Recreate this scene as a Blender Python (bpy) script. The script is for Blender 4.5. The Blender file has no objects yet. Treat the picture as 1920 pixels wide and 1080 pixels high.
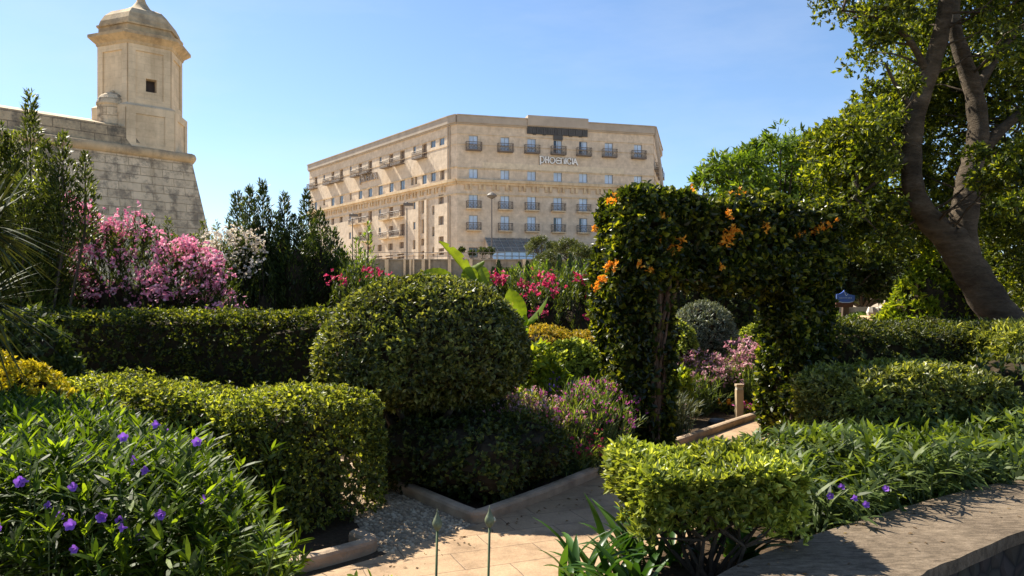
import bpy, math
import numpy as np
from mathutils import Vector

# ------------------------------------------------------------------ camera, sky, sun, exposure
S = bpy.context.scene
COL = S.collection
F, HZ, EYE = 1400.0, 565.0, 1.75          # focal length (px of a 1920 wide frame), eye level row, eye height
SUN_H = np.array([-0.76, 0.65]); SUN_H = SUN_H / np.linalg.norm(SUN_H)
SUN_EL = math.radians(46)

cam_d = bpy.data.cameras.new('camera')
cam = bpy.data.objects.new('camera', cam_d); COL.objects.link(cam)
cam.location = (0, 0, EYE); cam.rotation_euler = (math.radians(90), 0, 0)
cam_d.sensor_width = 36; cam_d.lens = 36 * F / 1920
cam_d.shift_y = (HZ - 540) / 1920
cam_d.clip_start = 0.05; cam_d.clip_end = 5000
S.camera = cam

W = bpy.data.worlds.new('World'); S.world = W; W.use_nodes = True
wn = W.node_tree; wn.nodes.clear()
sky = wn.nodes.new('ShaderNodeTexSky'); sky.sky_type = 'NISHITA'; sky.sun_disc = False
sky.sun_elevation = SUN_EL; sky.sun_rotation = math.atan2(SUN_H[0], SUN_H[1])
sky.air_density = 1.0; sky.dust_density = 0.3; sky.ozone_density = 4.5; sky.altitude = 50
bg = wn.nodes.new('ShaderNodeBackground'); bg.inputs[1].default_value = 0.079
wo = wn.nodes.new('ShaderNodeOutputWorld')
# thin high cirrus, hardly there
wtc = wn.nodes.new('ShaderNodeTexCoord'); wmp = wn.nodes.new('ShaderNodeMapping'); wmp.inputs['Scale'].default_value = (1.2, 3.2, 5.0); wmp.inputs['Rotation'].default_value = (.3, .2, .5)
wno = wn.nodes.new('ShaderNodeTexNoise'); wno.inputs['Scale'].default_value = 1.6; wno.inputs['Detail'].default_value = 7; wno.inputs['Roughness'].default_value = .6
wmr = wn.nodes.new('ShaderNodeMapRange'); wmr.inputs[1].default_value = .46; wmr.inputs[2].default_value = .80; wmr.inputs[3].default_value = 0; wmr.inputs[4].default_value = .22
wmx = wn.nodes.new('ShaderNodeMix'); wmx.data_type = 'RGBA'; wmx.inputs[7].default_value = (5.2, 5.6, 6.2, 1)
wn.links.new(wtc.outputs['Generated'], wmp.inputs[0]); wn.links.new(wmp.outputs[0], wno.inputs['Vector']); wn.links.new(wno.outputs[0], wmr.inputs[0])
wn.links.new(wmr.outputs[0], wmx.inputs[0]); wn.links.new(sky.outputs[0], wmx.inputs[6])
wn.links.new(wmx.outputs[2], bg.inputs[0]); wn.links.new(bg.outputs[0], wo.inputs[0])

sun_d = bpy.data.lights.new('sun', 'SUN'); sun_d.energy = 5.0; sun_d.angle = math.radians(0.53)
sun_d.color = (1.0, 0.925, 0.785)
sun = bpy.data.objects.new('sun', sun_d); COL.objects.link(sun)
sv = Vector((SUN_H[0] * math.cos(SUN_EL), SUN_H[1] * math.cos(SUN_EL), math.sin(SUN_EL)))
sun.rotation_euler = (-sv).to_track_quat('-Z', 'Y').to_euler(); sun.location = (-30, 30, 60)

S.view_settings.view_transform = 'Standard'; S.view_settings.look = 'None'
S.view_settings.exposure = 1.2; S.view_settings.gamma = 1.0
S.render.engine = 'CYCLES'
S.cycles.max_bounces = 6; S.cycles.transmission_bounces = 4; S.cycles.diffuse_bounces = 4
S.cycles.glossy_bounces = 3; S.cycles.caustics_reflective = False; S.cycles.caustics_refractive = False
S.cycles.use_denoising = True

R = np.random.default_rng(7)

# ------------------------------------------------------------------ helpers
def at(px, py, Y):
    return np.array([(px - 960) / F * Y, Y, EYE - (py - HZ) / F * Y])

def tag(o, label=None, cat=None, group=None, kind=None):
    if label: o['label'] = label
    if cat: o['category'] = cat
    if group: o['group'] = group
    if kind: o['kind'] = kind
    return o

def thing(name, label, cat, loc=(0, 0, 0), group=None):
    o = bpy.data.objects.new(name, None); COL.objects.link(o)
    o.location = tuple(float(v) for v in loc); o.empty_display_size = 0.2
    return tag(o, label, cat, group)

def link_mesh(name, me, mat, parent=None):
    o = bpy.data.objects.new(name, me); COL.objects.link(o)
    if mat: me.materials.append(mat)
    if parent is not None:
        o.parent = parent
        o.location = -Vector(parent.location) if parent.type == 'EMPTY' else (0, 0, 0)
    return o

def copy_tree(root):
    r = root.copy(); COL.objects.link(r)
    for ch in root.children:
        c = ch.copy(); COL.objects.link(c); c.parent = r
        for g in ch.children:
            d = g.copy(); COL.objects.link(d); d.parent = c
    return r

def np_mesh(name, V, tris=None, quads=None, smooth=False):
    V = np.ascontiguousarray(V, dtype=np.float32)
    loops = []; starts = []; tot = []
    off = 0
    if tris is not None and len(tris):
        t = np.asarray(tris, dtype=np.int32); loops.append(t.ravel())
        starts.append(off + 3 * np.arange(len(t))); tot.append(np.full(len(t), 3)); off += 3 * len(t)
    if quads is not None and len(quads):
        q = np.asarray(quads, dtype=np.int32); loops.append(q.ravel())
        starts.append(off + 4 * np.arange(len(q))); tot.append(np.full(len(q), 4)); off += 4 * len(q)
    L = np.concatenate(loops).astype(np.int32); st = np.concatenate(starts).astype(np.int32)
    me = bpy.data.meshes.new(name)
    me.vertices.add(len(V)); me.vertices.foreach_set('co', V.ravel())
    me.loops.add(len(L)); me.loops.foreach_set('vertex_index', L)
    me.polygons.add(len(st)); me.polygons.foreach_set('loop_start', st)
    me.polygons.foreach_set('loop_total', np.concatenate(tot).astype(np.int32))
    me.update(calc_edges=True)
    me.polygons.foreach_set('use_smooth', np.full(len(st), bool(smooth)))
    return me

def nrm(a):
    return a / np.maximum(np.linalg.norm(a, axis=-1, keepdims=True), 1e-9)

def rdir(n, rng=None):
    return nrm((rng or R).normal(size=(n, 3)))

def snoise(P, freq, seed):
    r = np.random.default_rng(seed); out = np.zeros(len(P))
    for k in range(7):
        d = r.normal(size=3); d /= np.linalg.norm(d)
        out += np.sin((P @ d) * freq * r.uniform(.6, 1.7) + r.uniform(0, 6.28))
    return out / 3.0

class Leaves:
    """collects leaves; every leaf is its own small folded or curved blade"""
    def __init__(s): s.d = []
    def add(s, P, D, N, L, Wd, curl=0.0, fold=0.25):
        n = len(P)
        s.d.append((P, nrm(D), N, np.broadcast_to(L, (n,)).astype(float), np.broadcast_to(Wd, (n,)).astype(float),
                    np.broadcast_to(curl, (n,)).astype(float), np.broadcast_to(fold, (n,)).astype(float)))
    def arrays(s):
        return [np.concatenate([x[i] for x in s.d]) for i in range(7)]
    def build(s, name, mat, parent=None, kind='oval'):
        P, D, N, L, Wd, curl, fold = s.arrays()
        T = nrm(np.cross(D, N)); N = np.cross(T, D)
        L_, W_ = L[:, None], Wd[:, None] / 2
        n = len(P); b = np.arange(n)
        if kind == 'oval':        # base, two points each side, tip, folded along the midrib
            up = N * (W_ * fold[:, None]); dr = N * (L_ * curl[:, None])
            p = [P, P + D * L_ * .32 + T * W_ * .9 + up, P + D * L_ * .72 + T * W_ * .75 + up - dr * .5,
                 P + D * L_ - dr, P + D * L_ * .72 - T * W_ * .75 + up - dr * .5, P + D * L_ * .32 - T * W_ * .9 + up]
            V = np.stack(p, 1).reshape(-1, 3); b6 = b * 6
            q = np.concatenate([np.stack([b6, b6 + 1, b6 + 2, b6 + 3], 1), np.stack([b6, b6 + 3, b6 + 4, b6 + 5], 1)])
            me = np_mesh(name, V, quads=q)
        elif kind == 'diamond':
            up = N * (W_ * fold[:, None]); dr = N * (L_ * curl[:, None])
            p = [P, P + D * L_ * .5 + T * W_ + up, P + D * L_ - dr, P + D * L_ * .5 - T * W_ + up]
            V = np.stack(p, 1).reshape(-1, 3); b4 = b * 4
            me = np_mesh(name, V, tris=np.concatenate([np.stack([b4, b4 + 1, b4 + 2], 1), np.stack([b4, b4 + 2, b4 + 3], 1)]))
        else:                     # lance: narrow, curving down to the tip
            def c(t): return P + D * L_ * t - N * (L_ * curl[:, None]) * t * t
            p = [P, c(.3) + T * W_ * .9, c(.3) - T * W_ * .9, c(.65) + T * W_ * .75, c(.65) - T * W_ * .75, c(1.0)]
            V = np.stack(p, 1).reshape(-1, 3); b6 = b * 6
            t = np.concatenate([np.stack([b6, b6 + 1, b6 + 2], 1), np.stack([b6 + 3, b6 + 5, b6 + 4], 1)])
            q = np.stack([b6 + 1, b6 + 3, b6 + 4, b6 + 2], 1)
            me = np_mesh(name, V, tris=t, quads=q)
        return link_mesh(name, me, mat, parent)

def sprig(lv, P, A, k, L, Wd, a0=.5, a1=1.2, rng=None, curl=.1, fold=.25, along=0.0, lj=.42):
    """k leaves round each shoot tip P with axis A"""
    rng = rng or R
    n = len(P); P = np.repeat(P, k, 0); A = np.repeat(nrm(A), k, 0); m = n * k
    rad = rdir(m, rng); rad = nrm(rad - (rad * A).sum(1, keepdims=True) * A)
    al = rng.uniform(a0, a1, m)[:, None]
    D = A * np.cos(al) + rad * np.sin(al)
    N = nrm(A - (A * D).sum(1, keepdims=True) * D + rng.normal(size=(m, 3)) * .25)
    P = P - A * (rng.uniform(0, 1, m) * along)[:, None]
    s = rng.uniform(1 - lj, 1 + lj, m)
    lv.add(P, D, N, L * s, Wd * s, curl, fold)

# ---- solid geometry collector
class MB:
    def __init__(s): s.v = []; s.f = []
    def quad(s, a, b, c, d):
        i = len(s.v); s.v += [tuple(a), tuple(b), tuple(c), tuple(d)]; s.f.append((i, i + 1, i + 2, i + 3))
    def poly(s, pts):
        i = len(s.v); s.v += [tuple(p) for p in pts]; s.f.append(tuple(range(i, i + len(pts))))
    def prism(s, pts, z0, z1, bottom=False):          # pts: ccw (x, y)
        n = len(pts); i = len(s.v)
        s.v += [(x, y, z0) for x, y in pts] + [(x, y, z1) for x, y in pts]
        for k in range(n): s.f.append((i + k, i + (k + 1) % n, i + n + (k + 1) % n, i + n + k))
        s.f.append(tuple(range(i + n, i + 2 * n)))
        if bottom: s.f.append(tuple(range(i + n - 1, i - 1, -1)))
    def obox(s, o, ax, ay, az):                        # box from corner o along three vectors
        o = np.array(o, float); ax, ay, az = map(lambda q: np.array(q, float), (ax, ay, az))
        i = len(s.v)
        for w in (0, 1):
            for (a, b) in ((0, 0), (1, 0), (1, 1), (0, 1)): s.v.append(tuple(o + a * ax + b * ay + w * az))
        fs = [(3, 2, 1, 0), (4, 5, 6, 7), (0, 1, 5, 4), (1, 2, 6, 5), (2, 3, 7, 6), (3, 0, 4, 7)]
        if np.dot(np.cross(ax, ay), az) < 0: fs = [f[::-1] for f in fs]
        s.f += [tuple(i + k for k in f) for f in fs]
    def box(s, x0, x1, y0, y1, z0, z1): s.obox((x0, y0, z0), (x1 - x0, 0, 0), (0, y1 - y0, 0), (0, 0, z1 - z0))
    def tube(s, pts, rad, sides=8, cap=True):
        pts = [np.array(p, float) for p in pts]; n = len(pts)
        rad = [rad] * n if np.isscalar(rad) else list(rad)
        i0 = len(s.v); u = None
        for k in range(n):
            t = pts[min(k + 1, n - 1)] - pts[max(k - 1, 0)]; t = t / max(np.linalg.norm(t), 1e-9)
            if u is None:
                u = np.cross(t, (0, 0, 1) if abs(t[2]) < .9 else (1, 0, 0))
            u = u - t * np.dot(u, t); u = u / max(np.linalg.norm(u), 1e-9); w = np.cross(t, u)
            for j in range(sides):
                a = 2 * math.pi * j / sides
                s.v.append(tuple(pts[k] + rad[k] * (math.cos(a) * u + math.sin(a) * w)))
        for k in range(n - 1):
            for j in range(sides):
                a, b = i0 + k * sides + j, i0 + k * sides + (j + 1) % sides
                s.f.append((a, b, b + sides, a + sides))
        if cap:
            s.f.append(tuple(i0 + j for j in range(sides - 1, -1, -1)))
            s.f.append(tuple(i0 + (n - 1) * sides + j for j in range(sides)))
    def lathe(s, c, prof, sides=16, phase=0.0):        # prof: (r, z) going up
        i0 = len(s.v)
        for r, z in prof:
            for j in range(sides):
                a = phase + 2 * math.pi * j / sides
                s.v.append((c[0] + r * math.cos(a), c[1] + r * math.sin(a), z))
        for k in range(len(prof) - 1):
            for j in range(sides):
                a, b = i0 + k * sides + j, i0 + k * sides + (j + 1) % sides
                s.f.append((a, b, b + sides, a + sides))
        s.f.append(tuple(i0 + (len(prof) - 1) * sides + j for j in range(sides)))
    def wall(s, o, d, length, z0, z1, holes=(), depth=.3, lean=0.0):
        """upright wall from o along unit d, with real openings (u0,u1,z0,z1); outward normal (d.y,-d.x)"""
        d = np.array(d, float); n = np.array([d[1], -d[0]])
        us = sorted({0.0, float(length)} | {float(min(max(h[k], 0), length)) for h in holes for k in (0, 1)})
        zs = sorted({float(z0), float(z1)} | {float(min(max(h[k], z0), z1)) for h in holes for k in (2, 3)})
        def p(u, z, dep=0.0):
            q = np.array(o[:2], float) + d * u - n * (dep + lean * (z - z0)); return (q[0], q[1], z)
        for i in range(len(us) - 1):
            run = None
            for j in range(len(zs) - 1):
                uc, zc = (us[i] + us[i + 1]) / 2, (zs[j] + zs[j + 1]) / 2
                solid = not any(h[0] < uc < h[1] and h[2] < zc < h[3] for h in holes)
                if solid: s.quad(p(us[i], zs[j]), p(us[i + 1], zs[j]), p(us[i + 1], zs[j + 1]), p(us[i], zs[j + 1]))
        for h in holes:
            a, b, c, e = h[:4]; dep = h[4] if len(h) > 4 else depth
            s.quad(p(a, c), p(a, c, dep), p(a, e, dep), p(a, e)); s.quad(p(b, c, dep), p(b, c), p(b, e), p(b, e, dep))
            s.quad(p(a, c), p(b, c), p(b, c, dep), p(a, c, dep)); s.quad(p(a, e, dep), p(b, e, dep), p(b, e), p(a, e))
    def build(s, name, mat, parent=None, smooth=False, bevel=0.0):
        me = bpy.data.meshes.new(name); me.from_pydata(s.v, [], s.f); me.update()
        n = len(me.polygons)
        uvl = me.uv_layers.new(name='UVMap')
        co = np.empty(len(me.vertices) * 3, np.float32); me.vertices.foreach_get('co', co); co = co.reshape(-1, 3)
        li = np.empty(len(me.loops), np.int32); me.loops.foreach_get('vertex_index', li)
        lt = np.empty(n, np.int32); me.polygons.foreach_get('loop_total', lt)
        pn = np.empty(n * 3, np.float32); me.polygons.foreach_get('normal', pn); pn = pn.reshape(-1, 3)
        ln = np.repeat(pn, lt, 0); p = co[li]
        h = np.hypot(ln[:, 0], ln[:, 1]); flat = np.abs(ln[:, 2]) > .85
        tx, ty = -ln[:, 1] / np.maximum(h, 1e-6), ln[:, 0] / np.maximum(h, 1e-6)
        u = np.where(flat, p[:, 0], p[:, 0] * tx + p[:, 1] * ty); v = np.where(flat, p[:, 1], p[:, 2])
        uvl.data.foreach_set('uv', np.stack([u, v], 1).astype(np.float32).ravel())
        if smooth: me.polygons.foreach_set('use_smooth', np.ones(n, bool))
        o = link_mesh(name, me, mat, parent)
        if bevel:
            m = o.modifiers.new('bevel', 'BEVEL'); m.width = bevel; m.segments = 2; m.limit_method = 'ANGLE'
        return o

# ------------------------------------------------------------------ materials
def new_mat(name):
    m = bpy.data.materials.new(name); m.use_nodes = True
    nt = m.node_tree; nt.nodes.clear()
    out = nt.nodes.new('ShaderNodeOutputMaterial')
    return m, nt, out

def nd(nt, t, **kw):
    n = nt.nodes.new(t)
    for k, v in kw.items(): setattr(n, k, v)
    return n

def ramp(nt, stops):
    r = nt.nodes.new('ShaderNodeValToRGB'); e = r.color_ramp.elements
    while len(e) < len(stops): e.new(.5)
    for k, (p, c) in enumerate(stops):
        e[k].position = p; e[k].color = (*c, 1) if len(c) == 3 else c
    return r

def mixc(nt, a, b, fac, mode='MIX'):
    m = nt.nodes.new('ShaderNodeMix'); m.data_type = 'RGBA'; m.blend_type = mode
    for sock, v in ((m.inputs[0], fac), (m.inputs[6], a), (m.inputs[7], b)):
        if hasattr(v, 'links') or isinstance(v, bpy.types.NodeSocket): nt.links.new(v, sock)
        else: sock.default_value = v if not isinstance(v, tuple) or len(v) == 4 else (*v, 1)
    return m.outputs[2]

def noise(nt, vec, scale, detail=4, rough=.55):
    n = nt.nodes.new('ShaderNodeTexNoise'); n.inputs['Scale'].default_value = scale
    n.inputs['Detail'].default_value = detail; n.inputs['Roughness'].default_value = rough
    if vec is not None: nt.links.new(vec, n.inputs['Vector'])
    return n

def leaf_mat(name, dark, mid, light, trans=.4, rough=.5, spec=.3, patch=.4, pscale=1.6, tint=(1.9, 1.75, .5), pos=.6, dry=0.0):
    m, nt, out = new_mat(name)
    g = nd(nt, 'ShaderNodeNewGeometry'); tc = nd(nt, 'ShaderNodeTexCoord')
    r = ramp(nt, [(0, dark), (pos, mid), (1, light)]); nt.links.new(g.outputs['Random Per Island'], r.inputs[0])
    nz = noise(nt, tc.outputs['Object'], pscale, 3)
    hsv = nd(nt, 'ShaderNodeHueSaturation')
    mr = nd(nt, 'ShaderNodeMapRange'); mr.inputs[1].default_value = .3; mr.inputs[2].default_value = .7
    mr.inputs[3].default_value = 1 - patch; mr.inputs[4].default_value = 1 + patch
    nt.links.new(nz.outputs[0], mr.inputs[0]); nt.links.new(mr.outputs[0], hsv.inputs['Value'])
    nt.links.new(r.outputs[0], hsv.inputs['Color'])
    lc_ = hsv.outputs[0]
    if dry:      # patches of older, browner leaves
        n2 = noise(nt, tc.outputs['Object'], pscale * 2.3, 5, .65); m2 = nd(nt, 'ShaderNodeMapRange'); m2.inputs[1].default_value = .54; m2.inputs[2].default_value = .70
        m2.inputs[3].default_value = 0; m2.inputs[4].default_value = dry; nt.links.new(n2.outputs[0], m2.inputs[0]); lc_ = mixc(nt, lc_, (.105, .075, .022), m2.outputs[0])
    b = nd(nt, 'ShaderNodeBsdfPrincipled'); b.inputs['Roughness'].default_value = rough
    b.inputs['Specular IOR Level'].default_value = spec
    nt.links.new(lc_, b.inputs['Base Color'])
    t = nd(nt, 'ShaderNodeBsdfTranslucent')
    nt.links.new(mixc(nt, lc_, (*tint, 1), 1.0, 'MULTIPLY'), t.inputs[0])
    mx = nd(nt, 'ShaderNodeMixShader'); mx.inputs[0].default_value = trans
    nt.links.new(b.outputs[0], mx.inputs[1]); nt.links.new(t.outputs[0], mx.inputs[2])
    nt.links.new(mx.outputs[0], out.inputs[0])
    return m

def plain(name, col, rough=.6, var=.15, scale=4, metallic=0, spec=.5, bump=0.0, bscale=30):
    m, nt, out = new_mat(name)
    tc = nd(nt, 'ShaderNodeTexCoord'); nz = noise(nt, tc.outputs['Object'], scale, 5)
    b = nd(nt, 'ShaderNodeBsdfPrincipled'); b.inputs['Roughness'].default_value = rough
    b.inputs['Metallic'].default_value = metallic; b.inputs['Specular IOR Level'].default_value = spec
    r = ramp(nt, [(.3, tuple(c * (1 - var) for c in col)), (.7, tuple(min(c * (1 + var), 1) for c in col))])
    nt.links.new(nz.outputs[0], r.inputs[0]); nt.links.new(r.outputs[0], b.inputs['Base Color'])
    if bump:
        n2 = noise(nt, tc.outputs['Object'], bscale, 5); bp = nd(nt, 'ShaderNodeBump'); bp.inputs['Strength'].default_value = bump
        bp.inputs['Distance'].default_value = .02
        nt.links.new(n2.outputs[0], bp.inputs['Height']); nt.links.new(bp.outputs[0], b.inputs['Normal'])
    nt.links.new(b.outputs[0], out.inputs[0])
    return m

def stone(name, c1, c2, mortar, bw=.8, bh=.3, msize=.012, stain=None, stain_amt=.4, sscale=.25, streak=0.0, bump=.3, rough=.9, lo=.5, hi=.68):
    """coursed limestone on the UV map (metres)"""
    m, nt, out = new_mat(name)
    tc = nd(nt, 'ShaderNodeTexCoord')
    br = nd(nt, 'ShaderNodeTexBrick'); br.inputs['Scale'].default_value = 1.0
    br.inputs['Color1'].default_value = (*c1, 1); br.inputs['Color2'].default_value = (*c2, 1); br.inputs['Mortar'].default_value = (*mortar, 1)
    br.inputs['Mortar Size'].default_value = msize; br.inputs['Mortar Smooth'].default_value = .3
    br.inputs['Brick Width'].default_value = bw; br.inputs['Row Height'].default_value = bh
    nt.links.new(tc.outputs['UV'], br.inputs['Vector'])
    col = br.outputs['Color']
    nz = noise(nt, tc.outputs['Object'], 1.3, 7, .65)
    rr = ramp(nt, [(.28, (.72, .70, .66)), (.72, (1.12, 1.1, 1.06))]); nt.links.new(nz.outputs[0], rr.inputs[0])
    col = mixc(nt, col, rr.outputs[0], 1.0, 'MULTIPLY')
    if stain:
        n2 = noise(nt, tc.outputs['Object'], sscale, 9, .72)
        r2 = ramp(nt, [(lo, (0, 0, 0)), (hi, (1, 1, 1))]); nt.links.new(n2.outputs[0], r2.inputs[0])
        mm = nd(nt, 'ShaderNodeMath', operation='MULTIPLY'); mm.inputs[1].default_value = stain_amt
        nt.links.new(r2.outputs[0], mm.inputs[0])
        col = mixc(nt, col, (*stain, 1), mm.outputs[0])
    if streak:
        mp = nd(nt, 'ShaderNodeMapping'); mp.inputs['Scale'].default_value = (1.6, .12, 1)
        nt.links.new(tc.outputs['UV'], mp.inputs[0]); n3 = noise(nt, mp.outputs[0], 1.0, 6, .7)
        r3 = ramp(nt, [(.52, (1, 1, 1)), (.75, (1 - streak, 1 - streak * 1.1, 1 - streak * 1.25))]); nt.links.new(n3.outputs[0], r3.inputs[0])
        col = mixc(nt, col, r3.outputs[0], 1.0, 'MULTIPLY')
    b = nd(nt, 'ShaderNodeBsdfPrincipled'); b.inputs['Roughness'].default_value = rough
    b.inputs['Specular IOR Level'].default_value = .25
    nt.links.new(col, b.inputs['Base Color'])
    bp = nd(nt, 'ShaderNodeBump'); bp.inputs['Strength'].default_value = bump; bp.inputs['Distance'].default_value = .03
    n4 = noise(nt, tc.outputs['Object'], 9, 6, .6)
    ad = nd(nt, 'ShaderNodeMath', operation='SUBTRACT'); nt.links.new(n4.outputs[0], ad.inputs[0]); nt.links.new(br.outputs['Fac'], ad.inputs[1])
    nt.links.new(ad.outputs[0], bp.inputs['Height']); nt.links.new(bp.outputs[0], b.inputs['Normal'])
    nt.links.new(b.outputs[0], out.inputs[0])
    return m

M = {}
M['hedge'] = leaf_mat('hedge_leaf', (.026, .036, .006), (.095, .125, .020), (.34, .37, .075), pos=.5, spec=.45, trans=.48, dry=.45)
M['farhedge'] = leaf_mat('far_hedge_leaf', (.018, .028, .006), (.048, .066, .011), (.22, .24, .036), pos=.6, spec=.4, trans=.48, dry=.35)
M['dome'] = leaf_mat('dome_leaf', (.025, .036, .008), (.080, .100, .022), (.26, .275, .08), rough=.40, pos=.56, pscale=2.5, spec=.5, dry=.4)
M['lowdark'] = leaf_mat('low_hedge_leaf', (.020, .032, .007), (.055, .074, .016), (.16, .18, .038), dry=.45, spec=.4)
M['golden'] = leaf_mat('golden_leaf', (.22, .22, .012), (.56, .47, .025), (.78, .64, .07), trans=.4, patch=.2, tint=(1.1, 1.0, .4))
M['goldtip'] = leaf_mat('gold_orange_leaf', (.16, .17, .018), (.50, .38, .045), (.76, .50, .09), trans=.4, patch=.2, tint=(1.1, 1.0, .4))
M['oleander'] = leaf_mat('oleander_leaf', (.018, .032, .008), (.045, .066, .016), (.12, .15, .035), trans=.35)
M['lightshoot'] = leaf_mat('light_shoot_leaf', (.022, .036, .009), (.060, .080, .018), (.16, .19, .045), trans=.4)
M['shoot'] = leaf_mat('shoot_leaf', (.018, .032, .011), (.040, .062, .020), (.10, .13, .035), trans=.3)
M['airy'] = leaf_mat('airy_leaf', (.05, .09, .012), (.11, .17, .025), (.22, .27, .05), trans=.4)
M['ruellia'] = leaf_mat('ruellia_leaf', (.022, .042, .005), (.062, .108, .010), (.20, .28, .028), trans=.5, rough=.5, spec=.2)
M['ruellia2'] = leaf_mat('ruellia_pale_leaf', (.030, .050, .011), (.070, .110, .022), (.18, .23, .05), trans=.42, rough=.5, spec=.3)
M['vine'] = leaf_mat('vine_leaf', (.013, .023, .004), (.036, .054, .008), (.25, .26, .028), pos=.70, rough=.36, spec=.5, trans=.45, dry=.2)
M['fig'] = leaf_mat('fig_leaf', (.024, .038, .005), (.066, .095, .010), (.26, .28, .028), trans=.5, pos=.6, rough=.4, spec=.4)
M['jaca'] = leaf_mat('feathery_leaf', (.045, .085, .010), (.095, .155, .018), (.18, .24, .03), trans=.4)
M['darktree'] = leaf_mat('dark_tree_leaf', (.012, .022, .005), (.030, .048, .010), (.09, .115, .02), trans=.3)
M['lime'] = leaf_mat('lime_leaf', (.08, .13, .010), (.20, .26, .018), (.36, .38, .04), trans=.45)
M['pitto'] = leaf_mat('pittosporum_leaf', (.06, .085, .012), (.23, .28, .042), (.52, .55, .125), trans=.42, rough=.42, spec=.4, tint=(1.6, 1.5, .55))
M['myrtle'] = leaf_mat('grey_green_leaf', (.045, .060, .014), (.16, .19, .045), (.40, .41, .12), trans=.45, rough=.42, spec=.45, dry=.3)
M['olive'] = leaf_mat('olive_leaf', (.07, .085, .055), (.16, .18, .12), (.32, .34, .26), trans=.15, rough=.5)
M['pine'] = leaf_mat('pine_needle', (.04, .055, .015), (.085, .105, .028), (.15, .16, .05), trans=.2)
M['cypress'] = leaf_mat('cypress_leaf', (.012, .028, .014), (.022, .045, .02), (.05, .08, .03), trans=.15)
M['grassy'] = leaf_mat('grassy_leaf', (.05, .085, .02), (.11, .16, .035), (.22, .26, .07), trans=.4)
M['strap'] = leaf_mat('strap_leaf', (.025, .065, .012), (.045, .11, .018), (.085, .16, .026), trans=.32, rough=.35, tint=(1.3, 1.3, .4))
M['yucca'] = leaf_mat('yucca_leaf', (.03, .04, .016), (.068, .082, .034), (.12, .13, .055), trans=.1, rough=.7, spec=.1)
M['banana'] = leaf_mat('banana_leaf_blade', (.10, .16, .015), (.17, .24, .02), (.26, .32, .03), trans=.5, rough=.35, patch=.3, pscale=5)
M['pink'] = leaf_mat('pink_petal', (.66, .18, .32), (.86, .42, .54), (.94, .68, .72), trans=.35, patch=.15, tint=(1.1, .9, 1), rough=.6, spec=.2)
M['white'] = leaf_mat('cream_petal', (.62, .50, .40), (.80, .70, .60), (.88, .84, .76), trans=.35, patch=.1, tint=(1, 1, .9), rough=.6, spec=.2)
M['crimson'] = leaf_mat('crimson_petal', (.42, .02, .08), (.66, .05, .16), (.80, .16, .28), trans=.35, patch=.15, tint=(1.1, .8, .9), rough=.6, spec=.2)
M['orange'] = leaf_mat('orange_petal', (.62, .20, .015), (.86, .40, .035), (.93, .58, .09), trans=.35, patch=.15, tint=(1.1, .9, .6), rough=.55, spec=.2)
M['purple'] = leaf_mat('purple_petal', (.19, .07, .42), (.31, .13, .60), (.46, .26, .74), trans=.35, patch=.1, tint=(1, .9, 1.1), rough=.55, spec=.2)
M['magenta'] = leaf_mat('magenta_petal', (.38, .04, .22), (.60, .11, .35), (.76, .28, .52), trans=.35, patch=.15, tint=(1, .9, 1.1), rough=.55, spec=.2)
M['mauve'] = leaf_mat('mauve_petal', (.46, .18, .25), (.70, .38, .42), (.86, .64, .62), trans=.35, patch=.2, tint=(1, .9, 1), rough=.6, spec=.2)
M['core_shade'] = plain('core_shade', (.040, .030, .018), .95, .4, 20, spec=.1)  # dark brown of the solid cores, imitates the shade inside foliage
M['stem'] = plain('green_stem', (.07, .10, .03), .6, .3, 20)
M['bark'] = None
def bark_mat():
    m, nt, out = new_mat('fig_bark'); tc = nd(nt, 'ShaderNodeTexCoord')
    mp = nd(nt, 'ShaderNodeMapping'); mp.inputs['Scale'].default_value = (1, 1, 2.6); nt.links.new(tc.outputs['Object'], mp.inputs[0])
    a = noise(nt, mp.outputs[0], 1.7, 6, .6); c = noise(nt, mp.outputs[0], 9, 7, .7); v = nd(nt, 'ShaderNodeTexVoronoi'); v.inputs['Scale'].default_value = 7; nt.links.new(mp.outputs[0], v.inputs['Vector'])
    r = ramp(nt, [(.30, (.042, .031, .021)), (.48, (.092, .070, .048)), (.62, (.14, .108, .076)), (.75, (.20, .16, .118))]); nt.links.new(a.outputs[0], r.inputs[0])
    r2 = ramp(nt, [(.3, (.6, .58, .55)), (.6, (1.05, 1.05, 1.05))]); nt.links.new(c.outputs[0], r2.inputs[0])
    r3 = ramp(nt, [(.02, (.45, .42, .4)), (.12, (1, 1, 1))]); nt.links.new(v.outputs['Distance'], r3.inputs[0])
    b = nd(nt, 'ShaderNodeBsdfPrincipled'); b.inputs['Roughness'].default_value = .9; b.inputs['Specular IOR Level'].default_value = .2
    nt.links.new(mixc(nt, mixc(nt, r.outputs[0], r2.outputs[0], 1, 'MULTIPLY'), r3.outputs[0], .7, 'MULTIPLY'), b.inputs['Base Color'])
    ad = nd(nt, 'ShaderNodeMath', operation='ADD'); nt.links.new(c.outputs[0], ad.inputs[0]); nt.links.new(a.outputs[0], ad.inputs[1])
    bp = nd(nt, 'ShaderNodeBump'); bp.inputs['Strength'].default_value = 1; bp.inputs['Distance'].default_value = .05; nt.links.new(ad.outputs[0], bp.inputs['Height']); nt.links.new(bp.outputs[0], b.inputs['Normal'])
    nt.links.new(b.outputs[0], out.inputs[0]); return m
M['bark'] = bark_mat()
M['dbark'] = plain('dark_bark', (.062, .044, .028), .9, .35, 6, bump=.6, bscale=25)
M['vinewood'] = plain('vine_wood', (.105, .062, .038), .9, .4, 14, bump=.5, bscale=40)

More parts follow.
